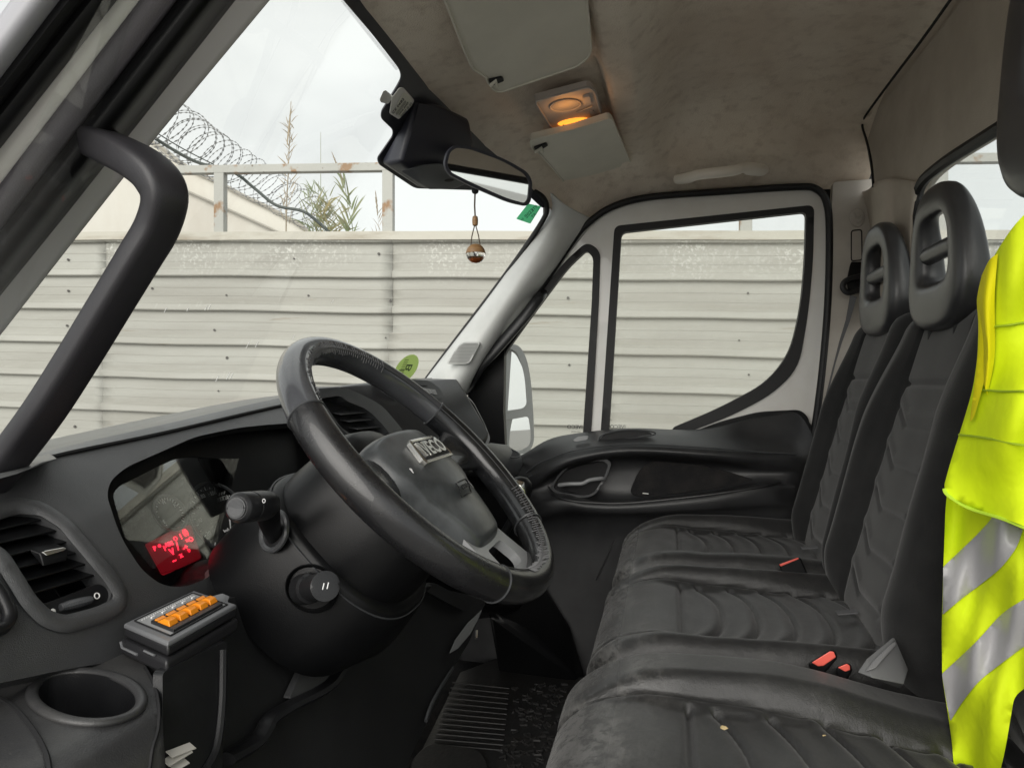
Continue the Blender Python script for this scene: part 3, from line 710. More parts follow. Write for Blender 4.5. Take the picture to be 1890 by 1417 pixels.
# little comb edge of the frit
cmb = []
for k in range(150):
    a_, b_ = ((600, -50), (634, 0)) if k < 18 else ((634, 0), (736, 128))
    t = (k/18) if k < 18 else (k-18)/132
    u = a_[0]+(b_[0]-a_[0])*t; v = a_[1]+(b_[1]-a_[1])*t
    cmb.append(hull([WSf(u, v, .006), WSf(u+.8, v, .006), WSf(u-5, v+2.6, .006), WSf(u-5, v+3.0, .006), WSf(u, v, .005)]))
mk('frit_comb', *join(*cmb), blueblk, van, smooth=False)
glints = []
for u, v, l in ((303, 577, 9), (345, 574, 6), (378, 573, 9), (384, 572, 9), (454, 643, 13), (471, 641, 13), (398, 704, 11), (418, 700, 13), (424, 700, 12), (540, 625, 8), (612, 560, 7)):
    a_, b_ = WSf(u, v, .003), WSf(u+l*.55, v-l, .003); mk('glass_glint', *tube([a_, b_], .0007, 4), MATS.get('glass_glint') or mat('glass_glint', (.7, .7, .68), .6), ws)  # reflections and rain on the glass, put in as pale dashes
mk('windscreen_seal', *tube(cr([WSf(u, v, .008) for u, v in [(985, 350), (1000, 362), (1009, 380), (1003, 405), (960, 470), (905, 545), (840, 630), (792, 694), (770, 725)]], 6), .0075, 8), rubber, van)
# ------- passenger A pillar trim
def q3(l): return [PY(*p) for p in l]
ap = patch([q3([(1000, 340, 1.90), (1040, 375, 1.93), (1085, 400, 2.0), (1110, 408, 2.03)]),
            q3([(1008, 392, 1.96), (1028, 405, 1.945), (1052, 425, 1.965), (1074, 440, 2.02)]),
            q3([(962, 466, 1.955), (987, 475, 1.93), (1012, 488, 1.955), (1032, 496, 2.03)]),
            q3([(905, 546, 1.95), (932, 555, 1.915), (956, 563, 1.945), (976, 566, 2.03)]),
            q3([(845, 624, 1.94), (872, 638, 1.90), (900, 646, 1.93), (916, 650, 2.03)]),
            q3([(785, 702, 1.93), (810, 728, 1.88), (844, 731, 1.91), (858, 735, 2.03)]),
            q3([(740, 760, 1.92), (775, 790, 1.87), (810, 790, 1.90), (850, 790, 2.03)])], 5, 5)
V, F = loft(ap, cv=False, caps=False)
apil = mk('pillar_trim', V, F, trim, van, ang=70); s = apil.modifiers.new('s', 'SOLIDIFY'); s.thickness = -.004; s.offset = 0
def APs(off):
    def f(u, v): return PY(u, v, float(np.interp(u, [780, 810, 848, 900, 950], [1.915, 1.888, 1.888, 1.912, 1.93]))-off)
    return f
gpoly = rp([(850, 631, 9), (888, 630, 9), (866, 672, 9), (822, 672, 9)], 9)
gm = mat('speaker_grille', (.32, .325, .315), .5)
sg = sheet('speaker_grille', gpoly, [], APs(.016), (0, .012, 0), trim, apil, step=12, bevel=.002)
dots = []
for r in range(15):
    for c in range(26):
        u = 820+c*2.75+(r % 2)*1.3; v = 634+r*2.65
        if inside(u, v, rp([(851, 633, 8), (885, 632, 8), (864, 670, 8), (825, 670, 8)], 8)):
            p = APs(.0175)(u, v); dots.append(obox(p, (.0011, 0, 0), (0, .0008, 0), (0, 0, .0011)))
mk('grille_holes', *join(*dots), mat('grille_hole', (.16, .165, .16), .8), sg, smooth=False)
mk('screw_cover', *tube([APs(.0)(1016, 452), ] if False else [PY(1018+7*math.cos(t*.7), 452+8*math.sin(t*.7), 1.944) for t in range(2, 8)], .0008, 5), mat('line_grey', (.12, .12, .12), .7), apil)
# pull handle on the pillar and black sail panel by the quarter window
sheet('sail_panel', rp([(862, 716, 8), (915, 655, 8), (931, 640, 4), (929, 760, 2), (933, 838, 2), (905, 840, 4), (870, 770, 10)], 6), [], DPs(.012), (0, .03, 0), plastic_d, door, step=16, bevel=.003)
mk('pillar_handle', *tube(cr([PY(u, v, y) for u, v, y in [(1002, 540, 2.02), (990, 556, 1.97), (970, 582, 1.95), (944, 612, 1.945), (915, 645, 1.945), (888, 674, 1.95), (872, 700, 1.97), (866, 718, 2.02)]], 5), [.014, .016, .017, .018]+[.019]*28+[.017, .015, .013, .012], 12, ry=[.012]*36), plastic, van)
# ------- near side pillar: bands of the door opening
def band(name, a, b, bulge, m, Y0, dep=None, n=7, ext=(-.6, 1.7), par=van, w=0):
    """a, b: (u at v=0, v at u=0) for both edges; the strip bulges towards the cab"""
    rows = []
    for i in range(17):
        t = ext[0]+(ext[1]-ext[0])*i/16; row = []
        for j in range(n):
            s = j/(n-1); uu = a[0]+(b[0]-a[0])*s; vv = a[1]+(b[1]-a[1])*s
            u = uu*(1-t); v = vv*t+w*math.sin(math.pi*max(0, min(1, t)))
            Y = Y0[0]+(Y0[1]-Y0[0])*s-bulge*math.sin(math.pi*s)
            row.append(PY(u, v, Y))
        rows.append(row)
    V, F = loft(rows, cv=False, caps=False); o = mk(name, V, F, m, par, ang=70)
    s = o.modifiers.new('s', 'SOLIDIFY'); s.thickness = .006; s.offset = 0
    return o
band('pillar_inner_trim', (496, 615), (400, 520), -.0, pil_g, (.655, .62), w=-8)
pc = band('pillar_cover', (428, 541), (318, 415), .030, plastic_d, (.63, .585), n=11)
band('pillar_shoulder', (322, 420), (262, 345), .004, mat('shoulder_grey', (.17, .16, .175), .4, bump=.2, bscale=600), (.575, .555))
band('pillar_paint', (268, 352), (207, 262), .004, mat('cream_paint', (.88, .86, .81), .35, coat=.3), (.560, .545))
band('pillar_seal', (213, 271), (150, 190), .022, rubber, (.55, .52), n=9)
band('pillar_seal_lip', (158, 200), (112, 146), .015, rubber, (.525, .50), n=9)
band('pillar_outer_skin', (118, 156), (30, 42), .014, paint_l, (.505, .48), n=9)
# near grab handle
gh = [(178, 262, .60), (222, 282, .56), (262, 304, .545), (292, 332, .54), (304, 368, .54), (290, 420, .545), (256, 478, .545), (200, 570, .545), (140, 668, .545), (84, 755, .545), (30, 828, .55), (-40, 915, .55), (-110, 1000, .56)]
pth = cr([PY(*p) for p in gh], 6); n_ = len(pth)
rr = [float(np.interp(i, [0, 6, 12, 20, 26, 40, n_-1], [.0215, .021, .0205, .0195, .018, .0175, .0175])) for i in range(n_)]
mk('grab_handle', *tube(pth, rr, 20, ry=[r*.72 for r in rr], expo=4), mat('handle_plastic', (.021, .020, .0235), .45, bump=.4, bscale=900, bdist=.0006), van, ang=60)
# ------- header: visors, lamp, mirror, sensor cover
hp, hn = Vector((-.44, 0, .548)), Vector((-.20, 0, 1)).normalized()
def VS(off=0): return lambda u, v: PN(u, v, hp-hn*off, hn)
vis_m = [((790, -80, 20), (858, 96, 6), (872, 128, 8), (897, 142, 8), (900, 152, 4), (912, 168, 10), (925, 170, 10), (1064, 123, 10), (1092, 102, 22), (1078, -60, 20)),
         ((978, 258, 8), (1060, 238, 4), (1128, 217, 10), (1174, 325, 14), (1160, 341, 10), (1071, 370, 8), (996, 283, 5), (982, 274, 5))]
for i, pts in enumerate(vis_m):
    if i == 1: hp = Vector((-.44, 0, .535)); hn = Vector((-.17, 0, 1)).normalized()
    vz_ = sheet('sun_visor', rp(pts, 10, 8), [], VS(.004), hn*.014, visor_m, van, step=26, bevel=.004, seg=3)
    if i == 0: clip = rp([(902, 148), (927, 143), (931, 150), (906, 160)], 3); hook = [(905, 158, 0), (915, 150, 0), (917, 160, 0)]
    else: clip = rp([(985, 273), (1008, 265), (1012, 269), (992, 281)], 2); hook = [(988, 281, 0), (1000, 273, 0), (1001, 280, 0)]
    sheet('clip_slot', clip, [], VS(.0075), hn*.003, black, vz_, step=6)
    mk('clip', *tube([VS(.011)(p[0], p[1]) for p in hook], .0035, 8), visor_m, vz_)
    mk('visor_edge', *tube([VS(.0045)(u, v) for u, v in resample(rp(pts, 10, 8), 14)], .0022, 6, closed=True, up=hn), visor_m, vz_)
lp, ln = Vector((-.3, 0, .582)), Vector((-.17, 0, 1)).normalized()
def LS(off=0): return lambda u, v: PN(u, v, lp-ln*off, ln)
lamp = sheet('ceiling_lamp', rp([(985, 185, 8), (1087, 158, 8), (1099, 166, 8), (1113, 214, 8), (1106, 220, 6), (1026, 240, 14), (1014, 236, 10)], 8, 6), [], LS(.006), ln*.012, lampplate, van, step=14, bevel=.003)
mk('lamp_rim', *tube([LS(.007)(u, v) for u, v in resample(rp([(987, 187, 8), (1086, 161, 8), (1096, 168, 8), (1110, 214, 8), (1104, 218, 6), (1026, 237, 14), (1016, 233, 10)], 8, 6), 8)], .0022, 6, closed=True, up=ln), lampplate, lamp)
sheet('lamp_dish', ell(1044, 196, 27, 9.5, -7), [], LS(.0085), ln*.002, lampd, lamp, step=8, bevel=.001)
sheet('dish_rim', ell(1044, 197, 30, 12, -7), [ell(1044, 196, 27, 9.5, -7)], LS(.0095), ln*.003, lampplate, lamp, step=7, bevel=.001)
def dome(poly, c, off, hgt, surf, n, rings=7):
    rows = []; cp = surf(*c)
    for k in range(rings+1):
        s = k/rings; rows.append([cp.lerp(surf(*p), 1-s*.96)-n*(off+hgt*math.sqrt(max(0, 1-(1-s*.96)**2))) for p in poly])
    V, F = loft([r for r in rows], cu=False, cv=True, caps=True); return V, F
mk('lamp_lens', *dome(ell(1057, 220, 29, 6.5, -9), (1057, 220), .006, .006, LS(0), ln), lampm, lamp)
mk('bulb_mark', *dome(ell(1039, 222, 2.6, 1.6, 10, 10), (1039, 222), .0125, .002, LS(0), ln, 3), black, lamp)
for (u, v, w, h_) in ((1083, 187, 8, 8),):
    sheet('lamp_switch', rp([(u-8, v-6), (u+6, v-9), (u+8, v+6), (u-5, v+9)], 3), [], LS(.012), ln*.006, lampplate, lamp, step=6, bevel=.001)
sheet('lamp_switch', rp([(1088, 207), (1096, 205), (1101, 216), (1091, 219)], 3), [], LS(.009), ln*.004, lampd, lamp, step=6, bevel=.001)
mk('lamp_slot', *tube([LS(.0075)(1065, 208), LS(.0075)(1094, 196)], .002, 6), lampd, lamp)
ld = bpy.data.lights.new('lamp_light', 'AREA'); ld.shape = 'ELLIPSE'; ld.size = .05; ld.size_y = .012; ld.energy = .010; ld.color = (1, .42, .10)
lo_ = bpy.data.objects.new('lamp_light', ld); COL.objects.link(lo_); p_ = LS(.040)(1050, 219); lo_.location = p_+vz(H); lo_.rotation_euler = (rad(180), 0, 0)
# ceiling grab handle
chd = mk('ceiling_handle', *tube(cr([PY(u, v, y) for u, v, y in [(1252, 331, 1.93), (1266, 329, 1.90), (1282, 324, 1.84), (1300, 321, 1.82), (1330, 318, 1.81), (1358, 314, 1.82), (1372, 309, 1.84), (1390, 312, 1.88), (1408, 315, 1.93)]], 4),
    [.016, .019, .021, .022, .022, .021, .018, .015, .013]+[.0125]*16+[.013, .016, .020, .022, .022, .020, .018, .016], 12, ry=[.013]*33, expo=2.6), mat('handle_felt_grey', (.86, .80, .71), .45), van)
chd.data  # grab handle above the far door
# sensor cover at the top of the windscreen
WP = lambda u, v, off: WSf(u, v, off)
cov = mk('sensor_cover', *hull([WP(770, 182, .012), WP(742, 240, .012), WP(712, 290, .012), WP(704, 300, .012), WP(768, 342, .012), WP(858, 235, .03), WP(800, 190, .03),
     WP(715, 303, .04), WP(776, 345, .06), WP(794, 350, .075), WP(835, 350, .085), WP(862, 338, .085), WP(874, 262, .09), WP(866, 222, .06), WP(848, 212, .03), WP(740, 298, .07), WP(872, 300, .09)]), blueblk, van, bevel=.008, seg=4)
mk('cover_base', *hull([WP(738, 316, .075), WP(776, 345, .068), WP(794, 350.5, .08), WP(836, 350.5, .09), WP(864, 339, .092), WP(868, 312, .100), WP(812, 301, .098), WP(780, 304, .096)]), mat('cover_base', (.055, .06, .068), .45), cov, bevel=.004)
mk('cover_hole', *dome(ell(829, 333, 9, 3, -4, 14), (829, 333), 0, .0008, lambda u, v: WP(u, v, .104), Vector((0, 0, 1)), 2), black, cov)
# interior mirror
m0, m1 = PY(826, 318, 1.20), PY(978, 350, 1.36)
md = (m1-m0); md.z = 0; md.normalize(); mn = Vector((md.y, -md.x, 0)).normalized(); mnt = (mn+Vector((0, 0, -.185))).normalized()
def MS(off=0): return lambda u, v: PN(u, v, m0+mnt*off, mnt)
mo = rp([(838, 268, 16), (868, 270, 20), (930, 292, 40), (974, 318, 14), (983, 335, 10), (980, 372, 8), (972, 381, 8), (940, 374, 30), (870, 344, 20), (828, 322, 12), (820, 304, 10), (826, 280, 10)], 10, 5)
mi_ = rp([(842, 273, 14), (868, 275, 20), (930, 297, 40), (970, 321, 12), (978, 336, 8), (975, 368, 7), (969, 375, 6), (938, 367, 30), (872, 338, 20), (832, 318, 12), (825, 304, 10), (831, 281, 10)], 10, 5)
mir = sheet('rear_view_mirror', mo, [mi_], MS(.002), -mnt*.006, blueblk, van, step=8, bevel=.002)
rows = []
for k, (sc, of) in enumerate([(1, -.004), (1, -.012), (.93, -.024), (.75, -.034), (.3, -.038)]):
    c_ = MS(of)(905, 325); rows.append([c_.lerp(MS(of)(u, v), sc) for u, v in mo])
mk('mirror_back', *loft(rows, cv=True), blueblk, mir, ang=60)
sheet('mirror_glass', mi_, [], MS(0), -mnt*.003, mirror_m, mir, step=20, ang=10)
mk('mirror_stem', *tube([MS(-.03)(880, 315), MS(-.06)(862, 300), WP(850, 285, .10)], .012, 12), blueblk, mir)
# things stuck to the glass
tagt = mk('toll_tag', *hull([WP(u, v, o) for u, v, o in [(718, 211, .018), (736, 222, .018), (757, 200, .018), (765, 186, .018), (746, 162, .018), (738, 160, .018), (722, 180, .018), (720, 208, .008), (736, 218, .008), (764, 184, .008), (740, 163, .008)]]), white_p, None, bevel=.0035, seg=3)
tag(tagt, 'white plastic toll tag with a printed label stuck near the windscreen top', 'toll tag')
mk('clip', *hull([WP(u, v, o) for u, v, o in [(700, 184, .014), (703, 190, .014), (716, 193, .014), (727, 178, .014), (712, 166, .014), (707, 168, .014), (702, 186, .004), (725, 180, .004), (710, 168, .004)]]), white_p, tagt, bevel=.003)
TS = lambda u, v: WP(u, v, .0215)
tx = (TS(757, 178)-TS(730, 214)).normalized(); ty = (TS(735, 180)-TS(750, 196)).normalized()
sheet('label', rp([(727, 206), (745, 170), (760, 184), (740, 217)], 4), [], lambda u, v: WP(u, v, .0195), (.001, 0, 0), mat('label_paper', (.74, .74, .66), .6), tagt, step=10)
mk('label_print', *join(*[text_geo(s_, TS(u, v), tx, ty, z_, .0002) for s_, u, v, z_ in (('CE 0682', 735, 196, .010), ('|||||||||||||', 740, 199, .009), ('TAG 2047', 745, 201, .007), ('||||||| || |||', 750, 203, .009))]), ink, tagt, smooth=False)
gs = sheet('sticker', rp([(953, 404), (975, 376), (999, 381), (979, 413)], 2), [], lambda u, v: WP(u, v, .004), (-.0006, 0, 0), green, None, step=10); tag(gs, 'small green inspection sticker in the upper far corner of the windscreen', 'sticker')
gx = (WP(997, 384, .005)-WP(978, 411, .005)).normalized(); gy = (WP(957, 402, .005)-WP(979, 411, .005)).normalized()
mk('sticker_print', *join(*[text_geo(s_, WP(u, v, .0055), (WP(992, 384, .005)-WP(968, 410, .005)), (WP(963, 398, .005)-WP(978, 404, .005)), z_, .0001) for s_, u, v, z_ in (('ITV', 987, 384, .012), ('2023', 977, 394, .015), ('10  11', 967, 402, .009), ('TA', 985, 398, .012))]), ink, gs, smooth=False)
ls = sheet('sticker', ell(750, 680, 30, 17, -52), [], lambda u, v: WP(u, v, .004), (-.0006, 0, 0), lime, None, step=10); tag(ls, 'round yellow green emissions sticker low on the windscreen, seen from behind', 'sticker')
lx = WP(758, 662, .005)-WP(746, 690, .005); ly = WP(740, 675, .005)-WP(757, 684, .005)
mk('sticker_print', *join(*[text_geo(s_, WP(u, v, .0055), -lx, ly, z_, .0001, bold=b_) for s_, u, v, z_, b_ in (('B', 755, 678, .042, .01), ('||||||||', 745, 676, .022, 0), ('||||', 738, 690, .03, 0))]), mat('sticker_ink', (.08, .12, .05), .7), ls, smooth=False)
# air freshener hung on the mirror
af = empty('air_freshener', PY(878, 470, 1.31), 'round wooden capped glass air freshener hanging on a cord from the rear view mirror', 'air freshener')
ctr = PD(878, 468, 1.33); Rb = .0187
def sph(c, R, z0, z1, n=12, m=24, sq=1):
    rows = []
    for i in range(n+1):
        z = z0+(z1-z0)*i/n; r_ = R*math.sqrt(max(1e-8, 1-z*z)); rows.append([c+Vector((r_*math.cos(2*math.pi*k/m), r_*math.sin(2*math.pi*k/m), R*z)) for k in range(m)])
    return loft(rows)
mk('wooden_cap', *sph(ctr, Rb, .06, .999), wood, af, ang=70)
gm_ = bpy.data.materials.new('bottle_glass'); gm_.use_nodes = True; gb = gm_.node_tree.nodes['Principled BSDF']; gb.inputs['Transmission Weight'].default_value = 1; gb.inputs['Roughness'].default_value = .02; gb.inputs['Base Color'].default_value = (.95, .94, .92, 1)
mk('glass_ball', *sph(ctr, Rb*.99, -.999, .04), gm_, af, ang=70)
mk('oil', *sph(ctr+Vector((0, 0, -.0015)), Rb*.84, -.999, -.55), mat('oil', (.45, .12, .03), .2), af)
mk('ring', *tube([ctr+Vector((Rb*math.cos(t*.3), Rb*math.sin(t*.3), .0005)) for t in range(21)], .0009, 6, closed=True), wood, af)
bd_ = PD(877, 408, 1.33)
mk('bead', *loft([[bd_+Vector((r_*math.cos(k*.5236), r_*math.sin(k*.5236), z)) for k in range(12)] for r_, z in ((.003, .0095), (.005, .008), (.0058, .003), (.0058, -.003), (.005, -.008), (.003, -.0095))]), wood, af)
mk('cord', *join(tube([PD(877, 350, 1.33), PD(876, 380, 1.33), PD(877, 400, 1.33)], .0016, 6), tube([PD(876, 416, 1.33), PD(871, 436, 1.33), PD(869, 453, 1.33)], .0011, 6), tube([PD(878, 416, 1.33), PD(883, 434, 1.33), PD(886, 452, 1.33)], .0011, 6)), mat('cord', (.10, .075, .055), .9), af)
mk('knot', *sph(PD(877, 352, 1.33), .007, -.99, .99, 8, 12), black, af)

# ------- floor, firewall, sills
mk('cab_floor', *box((-.95, .25, -.86), (.52, 2.02, -.82)), carpet, van)
mk('firewall', *box((-.99, .30, -.86), (-.93, 2.06, -.10)), black, van)
mk('underseat_panel', *box((-.02, .45, -.82), (.49, 2.0, -.56)), plastic_d, van, bevel=.02)
fm = tag(mk('floor_mat', *hull([PZ(u, v, -.80) for u, v in [(762, 1417), (820, 1330), (850, 1240), (930, 1210), (1075, 1250), (1120, 1500), (900, 1600), (700, 1600)]]+[PZ(u, v, -.818) for u, v in [(762, 1417), (820, 1330), (850, 1240), (930, 1210), (1075, 1250), (1120, 1500), (900, 1600), (700, 1600)]]), matrub, None), 'black ribbed rubber floor mat lying in the passenger footwell', 'floor mat')
ribs = []
for k in range(13):
    v = 1262+k*9.5; a, b = PZ(835-k*3, v-3, -.797), PZ(940-k*1, v+8, -.797); ribs.append(tube([a, b], .0018, 6))
chev = []; rg = random.Random(5)
for k in range(120):
    u, v = rg.uniform(925, 1050), rg.uniform(1262, 1420)
    if u < 945 and v < 1370: continue
    p = PZ(u, v, -.7985); a = rg.uniform(0, 6.28); l_ = .016
    for s_ in (-.5, .5): chev.append(tube([p, p+Vector((math.cos(a+s_), math.sin(a+s_), 0))*l_], .0028, 5))
me_ = fm.data; mv, mf = join(*ribs, *chev); bmx = bmesh.new(); bmx.from_mesh(me_); off_ = Vector(fm.location)-vz(H)
nv_ = [bmx.verts.new(v-off_) for v in mv]
for f in mf: bmx.faces.new([nv_[i] for i in f])
bmx.to_mesh(me_); bmx.free()
hl = [PZ(u, v, -.792) for u, v in rp([(760, 1400, 10), (790, 1368, 20), (888, 1382, 20), (902, 1410, 10), (895, 1500, 20), (740, 1500, 10)], 15)]
mk('heel_pad', *prism(hl, (0, 0, -.01)), matrub, fm, bevel=.004)

# ------- passenger door panel
dpr = [
 [(840, 852, 2.02), (935, 846, 2.01), (965, 838, 2.00), (1010, 812, 2.00), (1060, 800, 2.00), (1160, 790, 2.0), (1290, 792, 2.0), (1400, 768, 2.01), (1470, 760, 2.02), (1502, 790, 2.03)],
 [(840, 858, 2.0), (938, 850, 1.98), (968, 846, 1.965), (1012, 826, 1.95), (1064, 815, 1.945), (1160, 805, 1.94), (1290, 806, 1.95), (1400, 815, 1.97), (1470, 812, 1.99), (1502, 812, 2.02)],
 [(840, 868, 1.99), (940, 866, 1.96), (972, 876, 1.94), (1015, 856, 1.90), (1066, 836, 1.885), (1160, 824, 1.88), (1300, 830, 1.89), (1400, 838, 1.92), (1470, 842, 1.95), (1502, 846, 2.0)],
 [(840, 885, 1.98), (945, 885, 1.955), (978, 896, 1.935), (1016, 872, 1.895), (1066, 851, 1.88), (1160, 838, 1.88), (1300, 845, 1.89), (1400, 856, 1.92), (1470, 860, 1.95), (1500, 866, 2.0)],
 [(840, 892, 1.98), (948, 892, 1.955), (984, 903, 1.94), (1018, 882, 1.94), (1068, 862, 1.95), (1160, 850, 1.955), (1300, 857, 1.955), (1400, 868, 1.955), (1465, 872, 1.96), (1500, 880, 2.0)],
 [(840, 905, 1.98), (950, 908, 1.955), (990, 910, 1.935), (1024, 898, 1.945), (1068, 890, 1.962), (1160, 885, 1.966), (1300, 880, 1.965), (1400, 880, 1.955), (1460, 884, 1.955), (1500, 892, 2.0)],
 [(840, 920, 1.98), (955, 926, 1.95), (1000, 920, 1.92), (1040, 912, 1.925), (1080, 916, 1.94), (1160, 918, 1.95), (1300, 906, 1.95), (1400, 890, 1.94), (1460, 894, 1.95), (1500, 905, 2.0)],
 [(840, 935, 1.98), (960, 940, 1.94), (1005, 930, 1.90), (1045, 922, 1.89), (1085, 927, 1.885), (1160, 928, 1.885), (1300, 914, 1.895), (1400, 899, 1.91), (1460, 904, 1.94), (1500, 918, 2.0)],
 [(840, 955, 1.98), (965, 960, 1.935), (1010, 948, 1.90), (1050, 940, 1.885), (1090, 944, 1.88), (1160, 945, 1.88), (1300, 936, 1.89), (1400, 928, 1.91), (1460, 930, 1.94), (1500, 940, 2.0)],
 [(840, 1000, 1.98), (965, 985, 1.96), (1010, 972, 1.94), (1050, 966, 1.93), (1090, 966, 1.93), (1160, 966, 1.93), (1300, 962, 1.93), (1400, 955, 1.94), (1460, 955, 1.95), (1500, 962, 2.0)],
 [(840, 1100, 1.98), (965, 1060, 1.965), (1010, 1050, 1.95), (1050, 1050, 1.95), (1090, 1050, 1.95), (1160, 1050, 1.95), (1300, 1050, 1.95), (1400, 1050, 1.95), (1460, 1050, 1.96), (1500, 1050, 2.0)],
 [(840, 1330, 1.98), (965, 1330, 1.965), (1010, 1330, 1.95), (1050, 1330, 1.95), (1090, 1330, 1.95), (1160, 1330, 1.95), (1300, 1330, 1.95), (1400, 1330, 1.95), (1460, 1330, 1.96), (1500, 1330, 2.0)]]
V, F = loft(patch([[PY(*p) for p in r] for r in dpr], 6, 6), cv=False, caps=False)
dpan = mk('door_panel', V, F, mat('door_plastic', (.032, .0325, .034), .36, col2=(.013, .0132, .0145), nscale=7, lo=.4, hi=.7, bump=.7, bscale=1000, bdist=.0006), van, ang=50); s_ = dpan.modifiers.new('s', 'SOLIDIFY'); s_.thickness = .004; s_.offset = -1
bol = sheet('door_bolster', rp([(1285, 795, 6), (1330, 778, 20), (1400, 760, 20), (1478, 756, 14), (1494, 772, 12), (1497, 840, 6), (1400, 825, 6)], 10), [], DPs(.02), (0, .03, 0), plastic_d, dpan, step=20, bevel=.006)
AR = lambda u, v: PY(u, v, 1.955)
sheet('armrest_pocket_shade', rp([(1106, 812, 6), (1116, 800, 8), (1150, 794, 10), (1192, 795, 8), (1206, 801, 6), (1170, 806, 10), (1110, 814, 4)], 8), [], lambda u, v: PY(u, v, 1.93), (0, .01, 0), black, dpan, step=10)  # flat black plate painted in for the shade inside the pocket
mk('pocket_rim', *tube(cr([PY(u, v, 1.928) for u, v in [(1105, 814), (1112, 802), (1150, 794), (1195, 795), (1209, 801), (1172, 808), (1105, 815)]], 4), .0025, 6), plastic_g, dpan)
sheet('window_switch', rp([(1057, 812), (1066, 806), (1086, 804), (1084, 811), (1062, 815)], 3), [], lambda u, v: PY(u, v, 1.925), (0, .01, 0), pod_grey, dpan, step=8, bevel=.001)
hr = rp([(1014, 902, 12), (1032, 872, 18), (1060, 850, 16), (1118, 846, 12), (1129, 854, 12), (1120, 880, 12), (1098, 914, 12), (1078, 919, 12), (1030, 912, 12)], 12, 6)
hr2 = [(1070+(u-1070)*.90, 882+(v-882)*.88) for u, v in hr]
hb = sheet('handle_bezel', hr, [hr2], lambda u, v: PY(u, v, 1.928), (0, .02, 0), plastic_g, dpan, step=8, bevel=.003)
sheet('handle_recess', hr2, [], lambda u, v: PY(u, v, 1.945), (0, .01, 0), black, dpan, step=12)
mk('door_handle', *tube(cr([PY(u, v, y) for u, v, y in [(1032, 895, 1.925), (1050, 893, 1.915), (1075, 892, 1.91), (1088, 886, 1.91), (1108, 883, 1.918), (1112, 884, 1.93)]], 5), .0085, 10, ry=.006), pod_grey, dpan)
sheet('door_speaker_cloth', rp([(1160, 912, 14), (1178, 870, 24), (1200, 850, 20), (1300, 858, 30), (1395, 886, 12), (1330, 900, 20), (1190, 918, 10)], 14), [], lambda u, v: PY(u, v, 1.948), (0, .01, 0), carpet, dpan, step=18, bevel=.003)
mk('speaker_mark', *tube([PY(1186, 910, 1.940), PY(1197, 911, 1.940)], .0014, 5), white_p, dpan)
mk('panel_seam', *tube(cr([PY(u, v, 1.93) for u, v in [(975, 880), (998, 870), (1018, 858)]], 5), .002, 5), plastic_g, dpan)
mk('recess_highlight', *tube(cr([PY(u, v, y-.003) for u, v, y in [(1012, 898, 1.925), (1022, 912, 1.905), (1046, 922, 1.889), (1085, 927, 1.884), (1160, 928, 1.884), (1300, 914, 1.894), (1400, 899, 1.909), (1440, 890, 1.925)]], 6), .0028, 6), plastic, dpan)  # thin tube added along the rim to draw its highlight curve
mk('crest_highlight', *tube(cr([PY(u, v, y-.002) for u, v, y in [(972, 872, 1.945), (990, 858, 1.92), (1015, 846, 1.902), (1066, 830, 1.888), (1160, 820, 1.883), (1300, 826, 1.893), (1400, 834, 1.922), (1470, 838, 1.952)]], 6), .0022, 6), plastic_g, dpan)  # thin grey tube added to draw the highlight along the armrest crest
mk('lower_seam', *tube(cr([PY(u, v, 1.946) for u, v in [(985, 960), (1060, 970), (1130, 985), (1128, 1010), (1100, 1070)]], 6), .0022, 5), plastic, dpan)
# ------- outside mirror on the passenger door
X0 = [PY(905, 700, 2.15), PY(985, 700, 2.37)]; xd_ = (X0[1]-X0[0]).normalized(); xd_.z = 0; xn = Vector((xd_.y, -xd_.x, 0)).normalized()
def XM(off=0): return lambda u, v: PN(u, v, X0[0]+xn*off, xn)
xo = rp([(895, 648, 14), (935, 634, 16), (958, 636, 14), (972, 660, 20), (980, 700, 30), (985, 770, 20), (986, 815, 12), (978, 833, 8), (895, 860, 10)], 12)
g1 = rp([(899, 656, 10), (938, 641, 14), (955, 650, 14), (968, 690, 20), (972, 745, 8), (966, 753, 6), (899, 766, 4)], 10)
g2 = rp([(899, 782, 4), (975, 768, 6), (980, 800, 12), (978, 822, 8), (960, 832, 8), (899, 848, 4)], 8)
xm = empty('outside_mirror_root', (0, 0, 0)); bpy.data.objects.remove(xm)
xmr = sheet('outside_mirror', xo, [g1, g2], XM(0), -xn*.012, extplast, van, step=12, bevel=.003)
rows = []
for sc, of in [(1, -.010), (1.0, -.03), (.95, -.07), (.8, -.10), (.3, -.12)]:
    c_ = XM(of)(940, 740); rows.append([c_.lerp(XM(of)(u, v), sc) for u, v in resample(xo, 14)])
mk('mirror_shell', *loft(rows), extplast, xmr, ang=60)
gn_ = Vector((.82, -.57, .02)).normalized(); gc_ = XM(-.012)(936, 705)
sheet('mirror_glass', g1, [], lambda u, v: PN(u, v, gc_, gn_), -xn*.002, mirror_m, xmr, step=60, ang=10)
gc2_ = XM(-.012)(936, 808)
cvx = lambda u, v: PN(u, v, gc2_-gn_*(.005*(((u-938)/60)**2+((v-808)/60)**2)), gn_)
sheet('convex_glass', g2, [], cvx, -xn*.002, mirror_m, xmr, step=5, ang=80)
mk('mirror_arm', *tube([XM(-.05)(915, 800), PY(900, 800, 2.06)], .03, 12), extplast, xmr)
